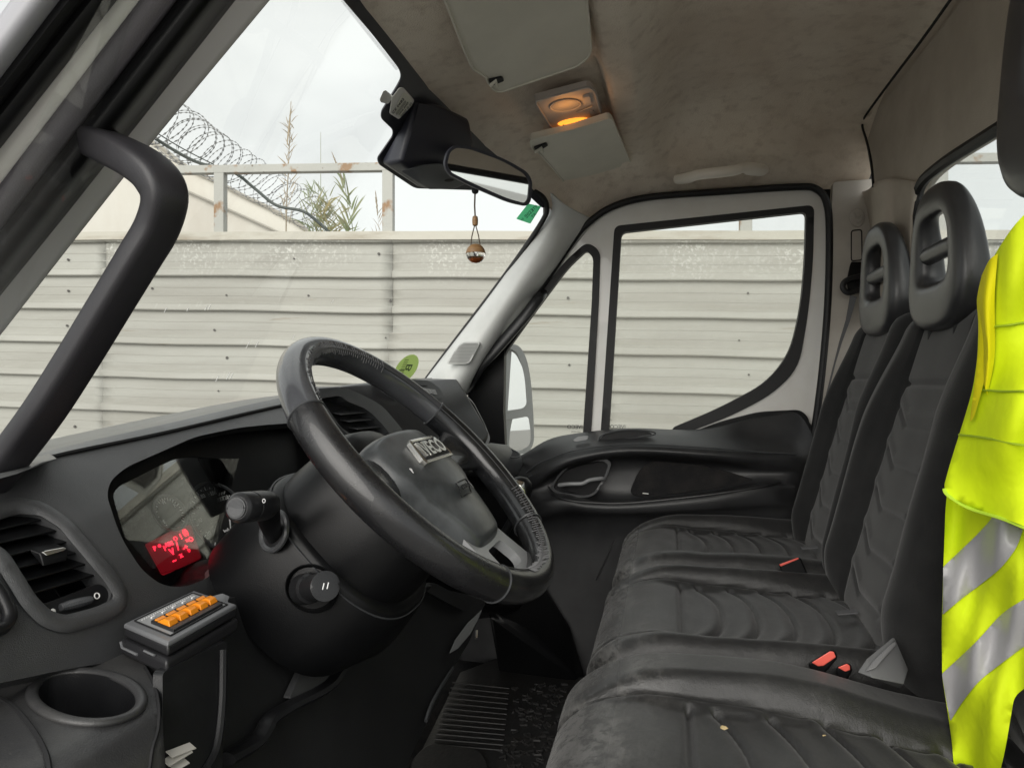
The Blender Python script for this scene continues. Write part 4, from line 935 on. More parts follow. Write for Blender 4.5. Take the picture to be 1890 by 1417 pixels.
# =================================================================== DASHBOARD
GAPL = [(-160, 928), (0, 878), (60, 852), (100, 842), (300, 800), (505, 752), (650, 724), (800, 706)]
GY = [(lambda p: (p.y, p.z))(PX(u, v, -.655)) for u, v in GAPL]
def zr(Y): return float(np.interp(Y, [a for a, b in GY], [b for a, b in GY]))
GX = [(.06, -.80), (.0, -.655), (-.012, -.635), (-.03, -.610), (-.055, -.578), (-.09, -.552), (-.13, -.532), (-.18, -.515), (-.24, -.50), (-.40, -.48), (-.9, -.47)]
gz_, gx_ = [a for a, b in GX][::-1], [b for a, b in GX][::-1]
def gdash(p): return float(np.interp(p.z-zr(p.y), gz_, gx_))
def FS(off=0):
    return lambda u, v: bis(u, v, lambda p: p.x-off*.9-gdash(p), .2, 4)
gap = [(-160, 928), (0, 878), (60, 852), (100, 842), (300, 800), (505, 752), (650, 724), (800, 706)]
hole_c = rp([(197, 915, 20), (203, 888, 20), (232, 862, 20), (305, 830, 30), (359, 806, 20), (440, 789, 20), (500, 783, 20), (610, 776, 30), (640, 860, 40), (560, 980, 40), (425, 1022, 10), (402, 1038, 12), (388, 1064, 14), (345, 1083, 22), (300, 1081, 20), (262, 1052, 20), (222, 990, 30)], 20, 6)
vo = [(-120, 985), (-20, 958), (30, 942), (72, 947), (112, 973), (150, 1018), (190, 1065), (206, 1092), (202, 1110), (170, 1126), (112, 1142), (80, 1132), (52, 1104), (26, 1062), (2, 1024), (-40, 1010), (-100, 1030)]
hole_v = rp([(p[0], p[1], 14) for p in vo], 14, 4)
hole_l = rp([(-120, 1060, 10), (-40, 1050, 14), (0, 1090, 20), (20, 1135, 12), (8, 1158, 10), (-60, 1175, 10), (-120, 1190, 10)], 10)
dash_o = gap+[(800, 760), (780, 900), (700, 1100), (560, 1160), (430, 1165), (380, 1180), (240, 1215), (120, 1235), (0, 1260), (-160, 1290)]
dash = sheet('dashboard', dash_o, [hole_c, hole_v, hole_l], FS(), (-.020, 0, -.010), dashp, van, step=20, ang=50, bevel=.0035, seg=3)
# upper deck between the gap and the windscreen
ridge = [(-160, 905), (0, 858), (90, 829), (300, 782), (505, 735), (650, 708), (790, 696)]
rowa = [PX(u, v+3, -.648) for u, v in gap[:-1]]
def rr_(pts, X, dz=0): return [PX(u, v, X)+vz(dz) for u, v in pts]
A_ = cr([PX(u, v, -.652) for u, v in [(-160, 925), (0, 874), (100, 838), (300, 796), (505, 749), (650, 721), (800, 704)]], 6)
B_ = cr([PX(u, v, -.664) for u, v in [(-160, 910), (0, 863), (98, 830), (300, 784), (505, 737), (650, 710), (800, 697)]], 6)
C_ = cr([PX(u, v, -.70)+vz(-.001) for u, v in [(-160, 900), (0, 855), (90, 826), (300, 781.5), (505, 735), (650, 708), (800, 696)]], 6)
D_ = [p+Vector((-.06, 0, -.012)) for p in C_]; E_ = [p+Vector((-.22, 0, -.03)) for p in C_]; A0 = [p+Vector((-.005, 0, -.012)) for p in A_]
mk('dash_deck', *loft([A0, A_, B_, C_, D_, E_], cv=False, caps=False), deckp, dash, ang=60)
mk('dash_joint', *tube([p+Vector((-.002, 0, -.0025)) for p in A_], .003, 6), black, dash)
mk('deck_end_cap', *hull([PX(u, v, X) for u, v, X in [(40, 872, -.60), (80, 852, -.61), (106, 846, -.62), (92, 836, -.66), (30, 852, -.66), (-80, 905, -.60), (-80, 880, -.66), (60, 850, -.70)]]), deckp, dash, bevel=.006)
# instrument binnacle: walls, dial face, lens
off_in = Vector((-.075, 0, -.02))
hc3 = [FS(-.004)(u, v) for u, v in resample(hole_c, 18)]
mk('binnacle', *loft([hc3, [p+off_in for p in hc3]], cv=True, caps=False), plastic_d, dash, ang=60)
BP = FS()(320, 960)+Vector((-.062, 0, -.012)); Bn = Vector((.86, -.06, .50)).normalized()
def BS(off=0): return lambda u, v: PN(u, v, BP+Bn*off, Bn)
clus = sheet('instrument_cluster', [(180, 850), (330, 796), (440, 778), (560, 775), (640, 860), (560, 1000), (420, 1070), (330, 1110), (220, 1100)], [], BS(), -Bn*.01, plastic_d, van, step=40)
bx = (BS()(420, 935)-BS()(330, 965)).normalized(); by = Bn.cross(bx)
def dial(name, c, R_):
    d = mk(name, *tube([c+(bx*math.cos(t*.2094)+by*math.sin(t*.2094))*R_+Bn*.003 for t in range(30)], .0022, 6, closed=True), plastic_g, clus)
    ticks = []
    for k in range(25):
        a = rad(225-270*k/24); q = c+(bx*math.cos(a)+by*math.sin(a))*R_*.86+Bn*.001
        dd = (bx*math.cos(a)+by*math.sin(a)); ss = dd.cross(Bn); L_ = .005 if k % 2 == 0 else .0025
        ticks.append(obox(q, dd*L_*.5, ss*.0006, Bn*.0002))
    mk('tick_marks', *join(*ticks), inkw, clus, smooth=False)
    return d
c1, c2 = BS()(405, 955), BS()(250, 1000)
dial('dial', c1, .052)
nums = []
for k, s_ in enumerate(('20', '40', '60', '80', '100', '120', '140', '160')):
    a = rad(205-230*k/7); nums.append(text_geo(s_, c1+(bx*math.cos(a)+by*math.sin(a))*.037+Bn*.001, bx, by, .0085, .0002))
nums.append(text_geo('km/h', c1-by*.02+Bn*.001, bx, by, .006, .0002))
mk('dial_numbers', *join(*nums), inkw, clus, smooth=False)
c3 = BS()(312, 948); dial('dial', c3, .024)
mk('dial_numbers', *join(*[text_geo(s_, c3+bx*x+by*y+Bn*.001, bx, by, .007, .0002) for s_, x, y in (('E', -.014, -.008), ('F', .014, .008), ('H', .0, .016))]), inkw, clus, smooth=False)
mk('needle', *hull([c1+bx*.010-by*.004+Bn*.006, c1+bx*.012-by*.006+Bn*.006, c1-bx*.012-by*.046+Bn*.006, c1-bx*.014-by*.046+Bn*.008]), inkw, clus)
# lit red warning display
rd = BS(.002)
dsp = []
rg = random.Random(11)
sheet('warning_display', rp([(268, 1004, 4), (330, 972, 6), (352, 968, 4), (366, 1010, 4), (372, 1030, 4), (300, 1062, 6)], 4), [], BS(.001), -Bn*.001, mat('display_glow', (.05, .004, .006), .3, emit=(1, .015, .04), estr=.045), clus, step=20)
glyphs = [('(!)', 342, 982, .010), ('!', 334, 990, .010), ('O', 324, 994, .008), ('=O', 350, 996, .009), ('ABS', 312, 1004, .008), ('/', 328, 1008, .014), ('-+', 342, 1010, .010), ('V', 318, 1018, .012), ('I', 304, 1012, .009), ('o', 294, 1006, .008), ('x', 334, 1024, .010), ('*', 350, 1018, .010), ('~', 322, 1034, .010), ('P', 286, 1012, .008)]
for g_, u, v, z_ in glyphs: mk('warning_light', *text_geo(g_, rd(u, v), bx, by, z_, .0003, bold=.03), led, clus, smooth=False)
sheet('lens', [(p[0], p[1]) for p in rp([(205, 905, 20), (330, 842, 30), (440, 850, 40), (640, 790, 10), (640, 950, 10), (430, 1025, 10), (290, 1060, 6), (230, 990, 10)], 15)], [], lambda u, v: PN(u, v, BP+Bn*.030, Vector((.95, .115, .33))), Bn*.002, lens_glass, clus, step=40)
# air vent in the dash face
vb = FS(-.075)
v_in = mk('vent_box', *loft([[FS(-.003)(u, v) for u, v in resample(hole_v, 16)], [FS(-.003)(u, v)+Vector((-.06, 0, -.015)) for u, v in resample(hole_v, 16)]], cv=True, caps=False), plastic_d, dash, ang=60)
sheet('vent_back', vo, [], lambda u, v: FS()(u, v)+Vector((-.058, 0, -.015)), (-.004, 0, 0), black, dash, step=40)
vent = mk('air_vent', *tube([FS(.0035)(u, v) for u, v in resample([(30+(u-30)*1.10, 1040+(v-1040)*1.10) for u, v in hole_v], 12)], .0085, 8, closed=True, up=(1, 0, .5), ry=.004), dashp, van, ang=60)
sl = [((-120, 1003), (76, 958)), ((-120, 1026), (104, 978)), ((-60, 1042), (126, 998)), ((14, 1052), (146, 1018)), ((30, 1075), (164, 1038)), ((46, 1098), (180, 1058))]
for a, b in sl:
    P1, P2 = FS(-.008)(*a), FS(-.008)(*b); e = Vector((-.022, 0, .006)); t_ = Vector((0, 0, -.0018))
    mk('slat', *hull([P1, P2, P1+e, P2+e, P1+t_, P2+t_, P1+e+t_, P2+e+t_]), plastic_d, vent, bevel=.0007)
# lower corner plate with thumbwheel
cp_ = rp([(60, 1120, 6), (100, 1108, 6), (182, 1076, 10), (196, 1084, 8), (206, 1106, 10), (190, 1116, 8), (112, 1143, 14), (80, 1134, 8)], 8)
vp = sheet('vent_plate', cp_, [], FS(-.004), (-.01, 0, -.003), plastic, vent, step=10, bevel=.001)
tw = []
P1, P2 = FS(.0)(113, 1121), FS(.0)(170, 1106); ax = (P2-P1).normalized()
mk('thumbwheel', *tube([P1.lerp(P2, t/40)+Vector((-.001, 0, 0)) for t in range(41)], [(.0042+.0006*(t % 2))*(math.sin(math.pi*(t+6)/52)**.3) for t in range(41)], 10), plastic_g, vent, ang=20)
mk('dot_mark', *dome(ell(101, 1127, 5.5, 6, 0, 14), (101, 1127), -.002, .001, lambda u, v: FS(0)(u, v), Vector((-.9, 0, -.4)), 3), white_p, vent)
mk('ring_mark', *tube([FS(.001)(u, v) for u, v in ell(179, 1099, 4.6, 5.2, 0, 14)], .0006, 5, closed=True), white_p, vent)
tb = [FS(.004)(u, v) for u, v in [(74, 1020), (82, 1016), (120, 1009), (127, 1013), (124, 1020), (84, 1031), (76, 1026)]]
tbm = mk('vent_tab', *hull(tb+[p+Vector((-.012, 0, .003)) for p in tb]+[FS(.0)(80, 1046), FS(.0)(122, 1036)]), plastic_d, vent, bevel=.0012)
tb2 = [FS(.006)(u, v) for u, v in [(79, 1019), (84, 1016), (118, 1009.5), (124, 1012), (118, 1016), (86, 1025)]]
mk('tab_insert', *prism(tb2, (-.003, 0, 0)), chrome, tbm, bevel=.0006)
# far left little vent (mostly outside the frame)
mk('vent_surround', *tube([FS(.0035)(u, v) for u, v in resample(hole_l, 12)], .006, 8, closed=True, up=(1, 0, .5)), plastic, dash, ang=60)
sheet('vent_shadow', [(p[0], p[1]) for p in hole_l], [], lambda u, v: FS()(u, v)+Vector((-.03, 0, -.01)), (-.004, 0, 0), black, dash, step=40)
# shelf with cup holder
SHX = [(-.62, -.262), (-.46, -.264), (-.435, -.267), (-.415, -.276), (-.400, -.292), (-.390, -.315), (-.384, -.35), (-.380, -.5)]
def gshelf(p):
    if p.x > -.384: return -(p.x+.384)*12-.36
    return float(np.interp(p.x, [a for a, b in SHX], [b for a, b in SHX]))
def SS(off=0): return lambda u, v: bis(u, v, lambda p: p.z-off-gshelf(p), .2, 2)
cup = ell(160, 1286, 97, 43, 4, 36)
shelf_o = rp([(-160, 1275, 4), (0, 1236, 4), (120, 1198, 10), (220, 1182, 14), (262, 1215, 20), (288, 1260, 30), (300, 1330, 30), (306, 1420, 10), (312, 1600, 4), (-160, 1600, 4)], 10)
shelf = sheet('dash_shelf', shelf_o, [cup], SS(), (0, 0, -.012), dusty, van, step=16, ang=60)
rimp = [SS(.001)(u, v) for u, v in ell(160, 1286, 102, 47, 4, 40)]
cupo = mk('cup_holder', *tube(rimp, .0048, 10, closed=True, up=(0, 0, 1), ry=.0035), dusty, van, ang=60)
cp3 = [SS(.002)(u, v) for u, v in cup]; cz = Vector((0, 0, -1)); cc_ = sum(cp3, Vector())/len(cp3)
mk('cup_wall', *loft([cp3, [cc_+(p-cc_)*.97+cz*.02 for p in cp3], [cc_+(p-cc_)*.90+cz*.07 for p in cp3], [cc_+(p-cc_)*.80+cz*.075 for p in cp3], [cc_+(p-cc_)*.05+cz*.076 for p in cp3]], caps=False), plastic, cupo, ang=50)
mk('shelf_seam', *tube(cr([SS(.0005)(u, v) for u, v in [(268, 1232), (284, 1262), (293, 1300), (292, 1345), (282, 1380), (276, 1420)]], 5), .0016, 5), black, shelf)
mk('shelf_seam', *tube(cr([SS(.0005)(u, v) for u, v in [(-30, 1275), (20, 1300), (60, 1345), (85, 1390), (92, 1430)]], 5), .002, 5), black, shelf)
# lower dash: column cowl to knee panel
KP = lambda X, nx=.93, nz=.36: (lambda u, v: PN(u, v, (X, 0, -.38), (nx, .0, nz)))
knee = sheet('knee_panel', rp([(290, 1190, 20), (430, 1100, 20), (560, 1090, 10), (700, 1060, 10), (900, 1105, 8), (888, 1128, 6), (868, 1180, 10), (835, 1235, 8), (800, 1310, 8), (760, 1390, 6), (740, 1440, 4), (700, 1700, 4), (260, 1700, 4), (305, 1400, 20)], 10), [], KP(-.42), (-.02, 0, 0), mat('knee_plastic', (.020, .0203, .021), .4, col2=(.013, .013, .014), nscale=6, lo=.4, hi=.7, spec=.3, bump=.6, bscale=1000, bdist=.0006), van, step=30, bevel=.004)
mk('knee_edge_trim', *hull([KP(-.395)(u, v) for u, v in [(890, 1124), (884, 1140), (868, 1170), (846, 1196), (829, 1206), (840, 1180), (862, 1150)]]+[KP(-.41)(u, v) for u, v in [(888, 1130), (846, 1192), (832, 1202)]]), pod_grey, knee, bevel=.001)
mk('edge_clip', *tube([KP(-.39)(880, 1164), KP(-.39)(879, 1178)], .003, 8), chrome, knee)
mk('knee_fold', *tube(cr([KP(-.405)(u, v) for u, v in [(668, 1135), (650, 1190), (618, 1250), (590, 1275), (540, 1300), (500, 1325), (488, 1345), (470, 1370), (420, 1400)]], 5), .010, 8, ry=.006), plastic, knee)
sheet('knee_flap', rp([(660, 1128, 5), (640, 1190, 10), (600, 1262, 10), (578, 1270, 10), (532, 1292, 10), (560, 1230, 20), (610, 1175, 20)], 8), [], KP(-.408), (-.008, 0, 0), dashp, knee, step=18, bevel=.002)
sheet('knee_pocket', rp([(765, 1080, 20), (800, 1074, 10), (868, 1110, 10), (873, 1118, 8), (860, 1130, 8), (800, 1098, 14)], 8), [], KP(-.402), (-.006, 0, 0), plastic, knee, step=12, bevel=.003)
mk('knee_seam', *tube(cr([KP(-.41)(u, v) for u, v in [(836, 1232), (812, 1270), (796, 1300), (786, 1330)]], 4), .003, 6), plastic_g, knee)
# open pocket between shelf and knee panel with papers in it
pk = sheet('door_side_pocket', rp([(300, 1240, 10), (420, 1180, 10), (410, 1420, 20), (370, 1600, 10), (300, 1600, 10)], 10), [], KP(-.385), (-.01, 0, 0), plastic, van, step=30, bevel=.003)
mk('pocket_ridge', *tube(cr([KP(-.382)(u, v) for u, v in [(412, 1200), (410, 1300), (400, 1380), (380, 1420)]], 5), .004, 8), plastic, pk)
for k, (a, b) in enumerate((((312, 1392), (356, 1375)), ((306, 1408), (350, 1382)), ((318, 1417), (344, 1402)))):
    p, q = KP(-.372)(*a), KP(-.372)(*b); n_ = Vector((.2, -.2, .9)).normalized()
    o = mk('paper_slip', *obox((p+q)/2, (q-p)/2, Vector((-.004, .001, .0015)), n_*.0004), paper, None, smooth=False)
    tag(o, ['crumpled pale paper slip lying uppermost in the lower dash pocket', 'longer folded paper slip beneath the uppermost one in the dash pocket', 'small torn paper slip lowest in the dash pocket'][k], 'paper', 'paper slips in the dash pocket')

# centre stack and passenger side of the dash, seen past the wheel
def hb_(name, pts, m, par, bev=.004, seg=3): return mk(name, *hull(pts), m, par, bevel=bev, seg=seg)
cst = hb_('centre_stack', [PY(u, v, y) for u, v, y in [(560, 745, 1.15), (600, 716, 1.2), (690, 706, 1.35), (770, 698, 1.6), (845, 700, 1.62), (850, 716, 1.62), (905, 800, 1.55), (880, 860, 1.5), (760, 960, 1.2), (600, 940, 1.05)]]+[PY(u, v, y)+Vector((-.15, .02, 0)) for u, v, y in [(845, 700, 1.62), (900, 840, 1.5), (800, 940, 1.2)]], plastic, van, .01)
# driver side: centre vent recessed in its oval surround
VC = lambda y: (lambda u, v: PN(u, v, PY(670, 780, y), (.93, -.20, .30)))
cv = sheet('air_vent', rp([(585, 722, 14), (612, 716, 8), (640, 716, 8), (668, 728, 10), (706, 748, 20), (745, 795, 20), (764, 825, 10), (700, 850, 10), (640, 800, 10), (600, 760, 10)], 10), [rp([(592, 735, 6), (628, 730, 6), (640, 740, 6), (680, 756, 16), (712, 790, 14), (735, 822, 8), (700, 830, 6), (630, 790, 10)], 6)], VC(1.10), (-.03, 0, -.006), plastic_g, van, step=12, bevel=.004)
sheet('vent_back', rp([(590, 730), (640, 735), (700, 760), (745, 826), (700, 840), (620, 790)], 8), [], VC(1.135), (-.01, 0, 0), black, cv, step=30)
for a, b in (((630, 764), (678, 760)), ((645, 777), (692, 773)), ((660, 791), (704, 787)), ((672, 805), (714, 800)), ((684, 817), (722, 812))):
    P1, P2 = VC(1.108)(*a), VC(1.108)(*b); e = Vector((-.02, .004, .003)); t_ = vz(-.002)
    mk('slat', *hull([P1, P2, P1+e, P2+e, P1+t_, P2+t_, P1+e+t_, P2+e+t_]), plastic_g, cv, bevel=.0006)
hb_('dash_tray', [VC(1.10)(u, v) for u, v in [(588, 716), (628, 713), (632, 718), (590, 726)]]+[VC(1.10)(u, v)+Vector((-.05, 0, 0)) for u, v in [(588, 716), (628, 713)]], plastic_g, cv, .003)
mk('vent_tab', *hull([VC(1.095)(u, v) for u, v in [(690, 816), (706, 812), (708, 818), (692, 822)]]+[VC(1.11)(u, v) for u, v in [(690, 816), (706, 812)]]), chrome, cv, bevel=.0008)
# button panel and grey pod of the passenger side
BTN = lambda off=0: (lambda u, v: PN(u, v, PY(800, 720, 1.50)+Vector((.012+off, 0, 0)), (.90, -.30, .35)))
bp_ = sheet('button_panel', rp([(700, 702, 10), (740, 699, 6), (792, 702, 6), (812, 716, 8), (835, 770, 10), (842, 800, 6), (800, 810, 4), (720, 730, 6)], 6), [], BTN(), (-.02, 0, 0), plastic_g, van, step=14, bevel=.003)
for k in range(6):
    u0 = 768+k*6.2; v0 = 714+k*.9
    o = mk('button', *prism([BTN(.003)(u, v) for u, v in [(u0, v0), (u0+4.6, v0+.3), (u0+9, v0+10), (u0+4.4, v0+9.6)]], (-.006, 0, 0)), red if k == 0 else pod_grey, bp_, bevel=.0008)
mk('button_frame', *tube([BTN(.002)(u, v) for u, v in [(756, 712), (788, 711.5)]], .0010, 5), black, bp_)
mk('button_frame', *tube([BTN(.002)(u, v) for u, v in [(780, 729), (800, 726)]], .0012, 5), black, bp_)
mk('button_frame', *tube([BTN(.002)(u, v) for u, v in [(790, 740), (814, 737)]], .0012, 5), black, bp_)
mk('card_slot', *tube(cr([BTN(.003)(u, v) for u, v in [(800, 748), (808, 747), (815, 762)]], 3), .0025, 5), black, bp_)
POD = lambda off=0: (lambda u, v: PN(u, v, PY(860, 770, 1.66)+Vector((off, 0, 0)), (.86, -.42, .28)))
podp = rp([(800, 712, 4), (816, 714, 10), (850, 722, 16), (872, 738, 14), (896, 784, 14), (905, 808, 8), (902, 818, 8), (886, 836, 6), (868, 850, 4), (835, 790, 6)], 8)
pod = sheet('glovebox_pod', podp, [], POD(), (-.12, .03, 0), mat('pod_plastic', (.42, .43, .44), .4, col2=(.36, .37, .38), nscale=8, bump=.2, bscale=900, bdist=.0004), van, step=16, bevel=.008, seg=4)
sheet('pod_vent', rp([(864, 734, 4), (874, 744, 6), (896, 786, 8), (901, 806, 5), (894, 806, 5), (880, 770, 10)], 4), [], POD(.003), (-.004, 0, 0), black, pod, step=10, bevel=.001)
mk('pod_seam', *tube(cr([POD(.002)(u, v) for u, v in [(802, 712), (818, 742), (836, 776), (850, 800)]], 4), .0022, 6), white_p, pod)
# far cup holder at the dash end
FC = lambda z: (lambda u, v: PZ(u, v, z))
fcup = mk('cup_holder', *hull([PY(u, v, y) for u, v, y in [(892, 822, 1.70), (905, 816, 1.78), (935, 820, 1.9), (962, 838, 1.93), (966, 856, 1.9), (958, 874, 1.86), (938, 882, 1.8), (905, 905, 1.72), (880, 870, 1.66), (880, 850, 1.64)]]+[PY(905, 830, 1.95), PY(950, 850, 1.97)]), plastic_g, van, bevel=.010, seg=4)
sheet('cup_opening', ell(932, 834, 27, 6.5, 14), [], lambda u, v: PN(u, v, PY(932, 834, 1.865), (.15, -.25, 1)), (0, 0, -.002), black, fcup, step=8)
mk('cup_rim', *tube([PN(u, v, PY(932, 834, 1.865), (.15, -.25, 1)) for u, v in ell(932, 834, 28.5, 7.8, 14, 30)], .0022, 6, closed=True), plastic_g, fcup)
lowd = hb_('lower_dash', [PY(u, v, y) for u, v, y in [(780, 850, 1.5), (900, 870, 1.80), (975, 880, 1.95), (985, 935, 1.95), (1000, 1000, 1.95), (985, 1130, 1.95), (900, 1130, 1.6), (700, 1000, 1.3)]]+[PY(u, v, y)+Vector((-.25, 0, 0)) for u, v, y in [(900, 880, 1.85), (985, 1000, 1.96), (985, 1160, 1.96), (700, 1100, 1.3)]], plastic_d, van, .02)
mk('footwell_liner', *hull([PY(u, v, y) for u, v, y in [(940, 1080, 1.9), (1010, 1085, 1.94), (1050, 1150, 1.94), (1075, 1240, 1.93), (1060, 1245, 1.85), (980, 1170, 1.8), (900, 1130, 1.75)]]+[PY(u, v, 1.97) for u, v in [(940, 1080), (1090, 1300), (930, 1300)]]), plastic_d, van, bevel=.01)
# gear knob
gk = PD(960, 904, 1.24)
gn = mk('gear_knob', *loft([[gk+Vector((r_*math.cos(k*.3927), r_*math.sin(k*.3927), z)) for k in range(16)] for r_, z in ((.004, .024), (.014, .021), (.021, .012), (.0225, 0), (.019, -.014), (.012, -.026), (.009, -.04))]), plastic_d, van, ang=60)
mk('knob_cap', *hull([gk+Vector((x, y-.012, z)) for x, y, z in [(.006, -.012, .012), (-.010, -.010, .016), (.014, -.008, .002), (.016, -.006, -.012), (.004, -.012, -.006), (-.006, -.004, .021), (.012, .0, .018)]]), chrome, gn, bevel=.003)
mk('gear_lever', *tube([gk+vz(-.03), gk+Vector((-.08, .02, -.16))], .008, 10), plastic_d, gn)

# =================================================================== STEERING
Cw = Vector((-.290, .813, -.095)); tw_ = rad(44.4)
Wn = Vector((math.sin(tw_), 0, math.cos(tw_))); W1 = Vector((0, 1, 0)); W2 = Vector((-math.cos(tw_), 0, math.sin(tw_)))
def wl(x, y, k=0): return Cw+W1*x+W2*y+Wn*k
RW = .1955
def rim_seg(a0, a1, rin, rn, n=30, bump=0):
    rows = []
    for i in range(n+1):
        a = rad(a0+(a1-a0)*i/n); c, s = math.cos(a), math.sin(a); row = []
        for q in range(24):
            t = 2*math.pi*q/24; x = RW+rin*math.cos(t); k = rn*math.sin(t)
            row.append(wl(x*c, x*s, k))
        rows.append(row)
    return loft(rows)
whl = mk('steering_wheel', *rim_seg(153, 236, .0178, .0205, 50), leather, van, ang=60)
mk('rim_top', *rim_seg(22, 152.4, .0170, .0195, 60), mat('rim_top_leather', (.055, .057, .063), .22, coat=.4, col2=(.075, .078, .084), nscale=14, lo=.4, hi=.65, bump=.12, bscale=200, bdist=.0008), whl, ang=60)  # paler than the lower rim: reflected sky put into the leather colour
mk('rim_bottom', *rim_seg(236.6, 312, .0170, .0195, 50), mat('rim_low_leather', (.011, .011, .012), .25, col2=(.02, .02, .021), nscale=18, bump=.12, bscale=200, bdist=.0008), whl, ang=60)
mk('rim_far', *rim_seg(312.6, 381.4, .0178, .0205, 50), leather_c, whl, ang=60)
for a in (152.7, 236.3, 312.3, 21.7):
    c, s = math.cos(rad(a)), math.sin(rad(a)); mk('rim_seam', *tube([wl((RW+.0180*math.cos(t*.2618))*c, (RW+.0180*math.cos(t*.2618))*s, .0207*math.sin(t*.2618)) for t in range(24)], .0012, 6, closed=True), plastic_g, whl)
st = []
rg = random.Random(2)
for i in range(240):
    a = rad(40+i*1.5); q = rad(128); c, s = math.cos(a), math.sin(a); dt = .005*(1 if i % 2 else -1)
    def rimp_(a, q, r1=.0178, r2=.0204): x = RW+r1*math.cos(q); return wl(x*math.cos(a), x*math.sin(a), r2*math.sin(q))
    a2 = a+rad(.75)
    tight = (55 < math.degrees(a) % 360 < 150) or (255 < math.degrees(a) % 360 < 330)
    if tight: st.append(tube([rimp_(a, q+rad(rg.uniform(8, 26)), .0180, .0206), rimp_(a, q, .0184, .021), rimp_(a2, q-rad(rg.uniform(8, 30)), .0180, .0206)], .0006, 4))
mk('stitching', *join(*st[:len(st)//2]), thread, whl); mk('stitching', *join(*st[len(st)//2:]), thread, whl)
mk('inner_seam', *tube([wl((RW+.0180*math.cos(rad(128)))*math.cos(rad(a)), (RW+.0180*math.cos(rad(128)))*math.sin(rad(a)), .0206*math.sin(rad(128))) for a in range(0, 360, 3)], .0009, 5, closed=True), mat('seam_dark', (.05, .05, .052), .5), whl)
# hub pad
ho = rp([(-.070, .049, 14), (-.04, .052, 20), (.04, .052, 20), (.070, .049, 14), (.090, .038, 14), (.098, 0, 30), (.085, -.048, 30), (.062, -.098, 30), (.047, -.124, 12), (.02, -.128, 12), (-.02, -.128, 12), (-.047, -.124, 12), (-.062, -.098, 30), (-.085, -.048, 30), (-.098, 0, 30), (-.090, .038, 14)], 0, 4)
ho = [(p.x, p.y) for p in cr([Vector((a[0], a[1], 0)) for a in ho], 3, closed=True)]
def padk(x, y):
    r2 = (x/.10)**2*.8+((y+.03)/.11)**2*.55
    k = .016-.024*r2
    # waist line: the lower apron sits a little below the upper cushion
    e = -.062-.030*(1-min(1, abs(x)/.075)**1.5)+.028
    k += -.006/(1+math.exp((y-e)/.0025)) if True else 0
    return k
rows = []
for s_ in [1.0]: rows.append([wl(x*1.0, y*1.0-.0, -.055) for x, y in ho])
rows.append([wl(x*1.01, (y+.03)*1.01-.03, -.02) for x, y in ho])
for s_ in [.99, .975, .955, .93]+[.9-.036*i for i in range(25)]:
    cx_, cy_ = 0, -.03
    row = []
    for x, y in ho:
        xx, yy = x*s_, cy_+(y-cy_)*s_; row.append(wl(xx, yy, padk(xx, yy)-.012*max(0, (s_-.88)/.11)**2))
    rows.append(row)
pad = mk('hub_pad', *loft(rows), hubm, whl, ang=60)
# badge and lettering
bo = rp([(-.052, -.008, 3), (-.044, .020, 3), (.044, .020, 3), (.052, -.008, 3), (.046, -.0115, 3), (-.046, -.0115, 3)], 0)
bo = [(-.050, -.012), (-.052, -.006), (-.043, .021), (-.038, .024), (.038, .024), (.043, .021), (.052, -.006), (.050, -.012)]
kb = .0165
mk('badge', *loft([[wl(x, y, kb-.006) for x, y in bo], [wl(x, y, kb) for x, y in bo], [wl(x*.95, .006+(y-.006)*.9, kb+.0012) for x, y in bo], [wl(x*.92, .006+(y-.006)*.82, kb) for x, y in bo]]), chrome, whl, ang=30)
mk('badge_field', *prism([wl(x*.90, .006+(y-.006)*.78, kb-.001) for x, y in bo], Wn*.0014), black, whl)
mk('badge_letters', *text_geo('IVECO', wl(0, .005, kb+.0016), W1, W2, .0285, .0014, bold=.03), chrome, whl, smooth=False)
ao = [(-.020, -.066), (-.020, -.049), (.020, -.049), (.020, -.066)]
def onpad(x, y, o=.0006): return wl(x, y, padk(x, y)+o)
mk('airbag_frame', *tube([onpad(x, y) for x, y in resample(ao, .004)], .0007, 5, closed=True), plastic_d, whl)
V_, F_ = text_geo('AIRBAG', wl(0, -.0575, padk(0, -.0575)+.0012), W1, W2, .0095, .0004); mk('airbag_letters', V_, F_, plastic_d, whl, smooth=False)
V_, F_ = text_geo('P', wl(-.075, -.010, padk(-.075, -.010)+.0012), W1, W2, .010, .0004); mk('hub_symbol', V_, F_, inkw, whl, smooth=False)
# spokes
for sg_ in (-1, 1):
    rows = []
    for i in range(9):
        t = i/8; x = sg_*(.07+.115*t); hw = .036-.012*math.sin(math.pi*t)+.006*t; kk = -.022+.014*t*t
        rows.append([wl(x, .004+hw*math.cos(a)*1.0, kk+.012*math.sin(a)) for a in [2*math.pi*q/16 for q in range(16)]])
    mk('spoke', *loft(rows), leather if sg_ < 0 else leather_c, whl, ang=60)
lo_o = rp([(-56, 96, 4), (56, 96, 4), (62, 140, 10), (70, 176, 4), (40, 190, 4), (-40, 190, 4), (-70, 176, 4), (-62, 140, 10)], 8)
sl_o = rp([(-30, 132, 6), (30, 132, 6), (36, 162, 10), (24, 170, 6), (-24, 170, 6), (-36, 162, 10)], 6)
sheet('lower_spoke', lo_o, [sl_o], lambda x, y: wl(x/1000, -y/1000, -.012+.006*((y-96)/90)), -Wn*.012, pod_grey, whl, step=10, bevel=.003)
hb_('hub_button', [wl(.098, .0, -.004), wl(.106, -.01, -.008), wl(.092, -.055, -.006), (wl(.084, -.06, -.004)), wl(.098, 0, -.02), wl(.086, -.06, -.02)], pod_grey, whl, .002)
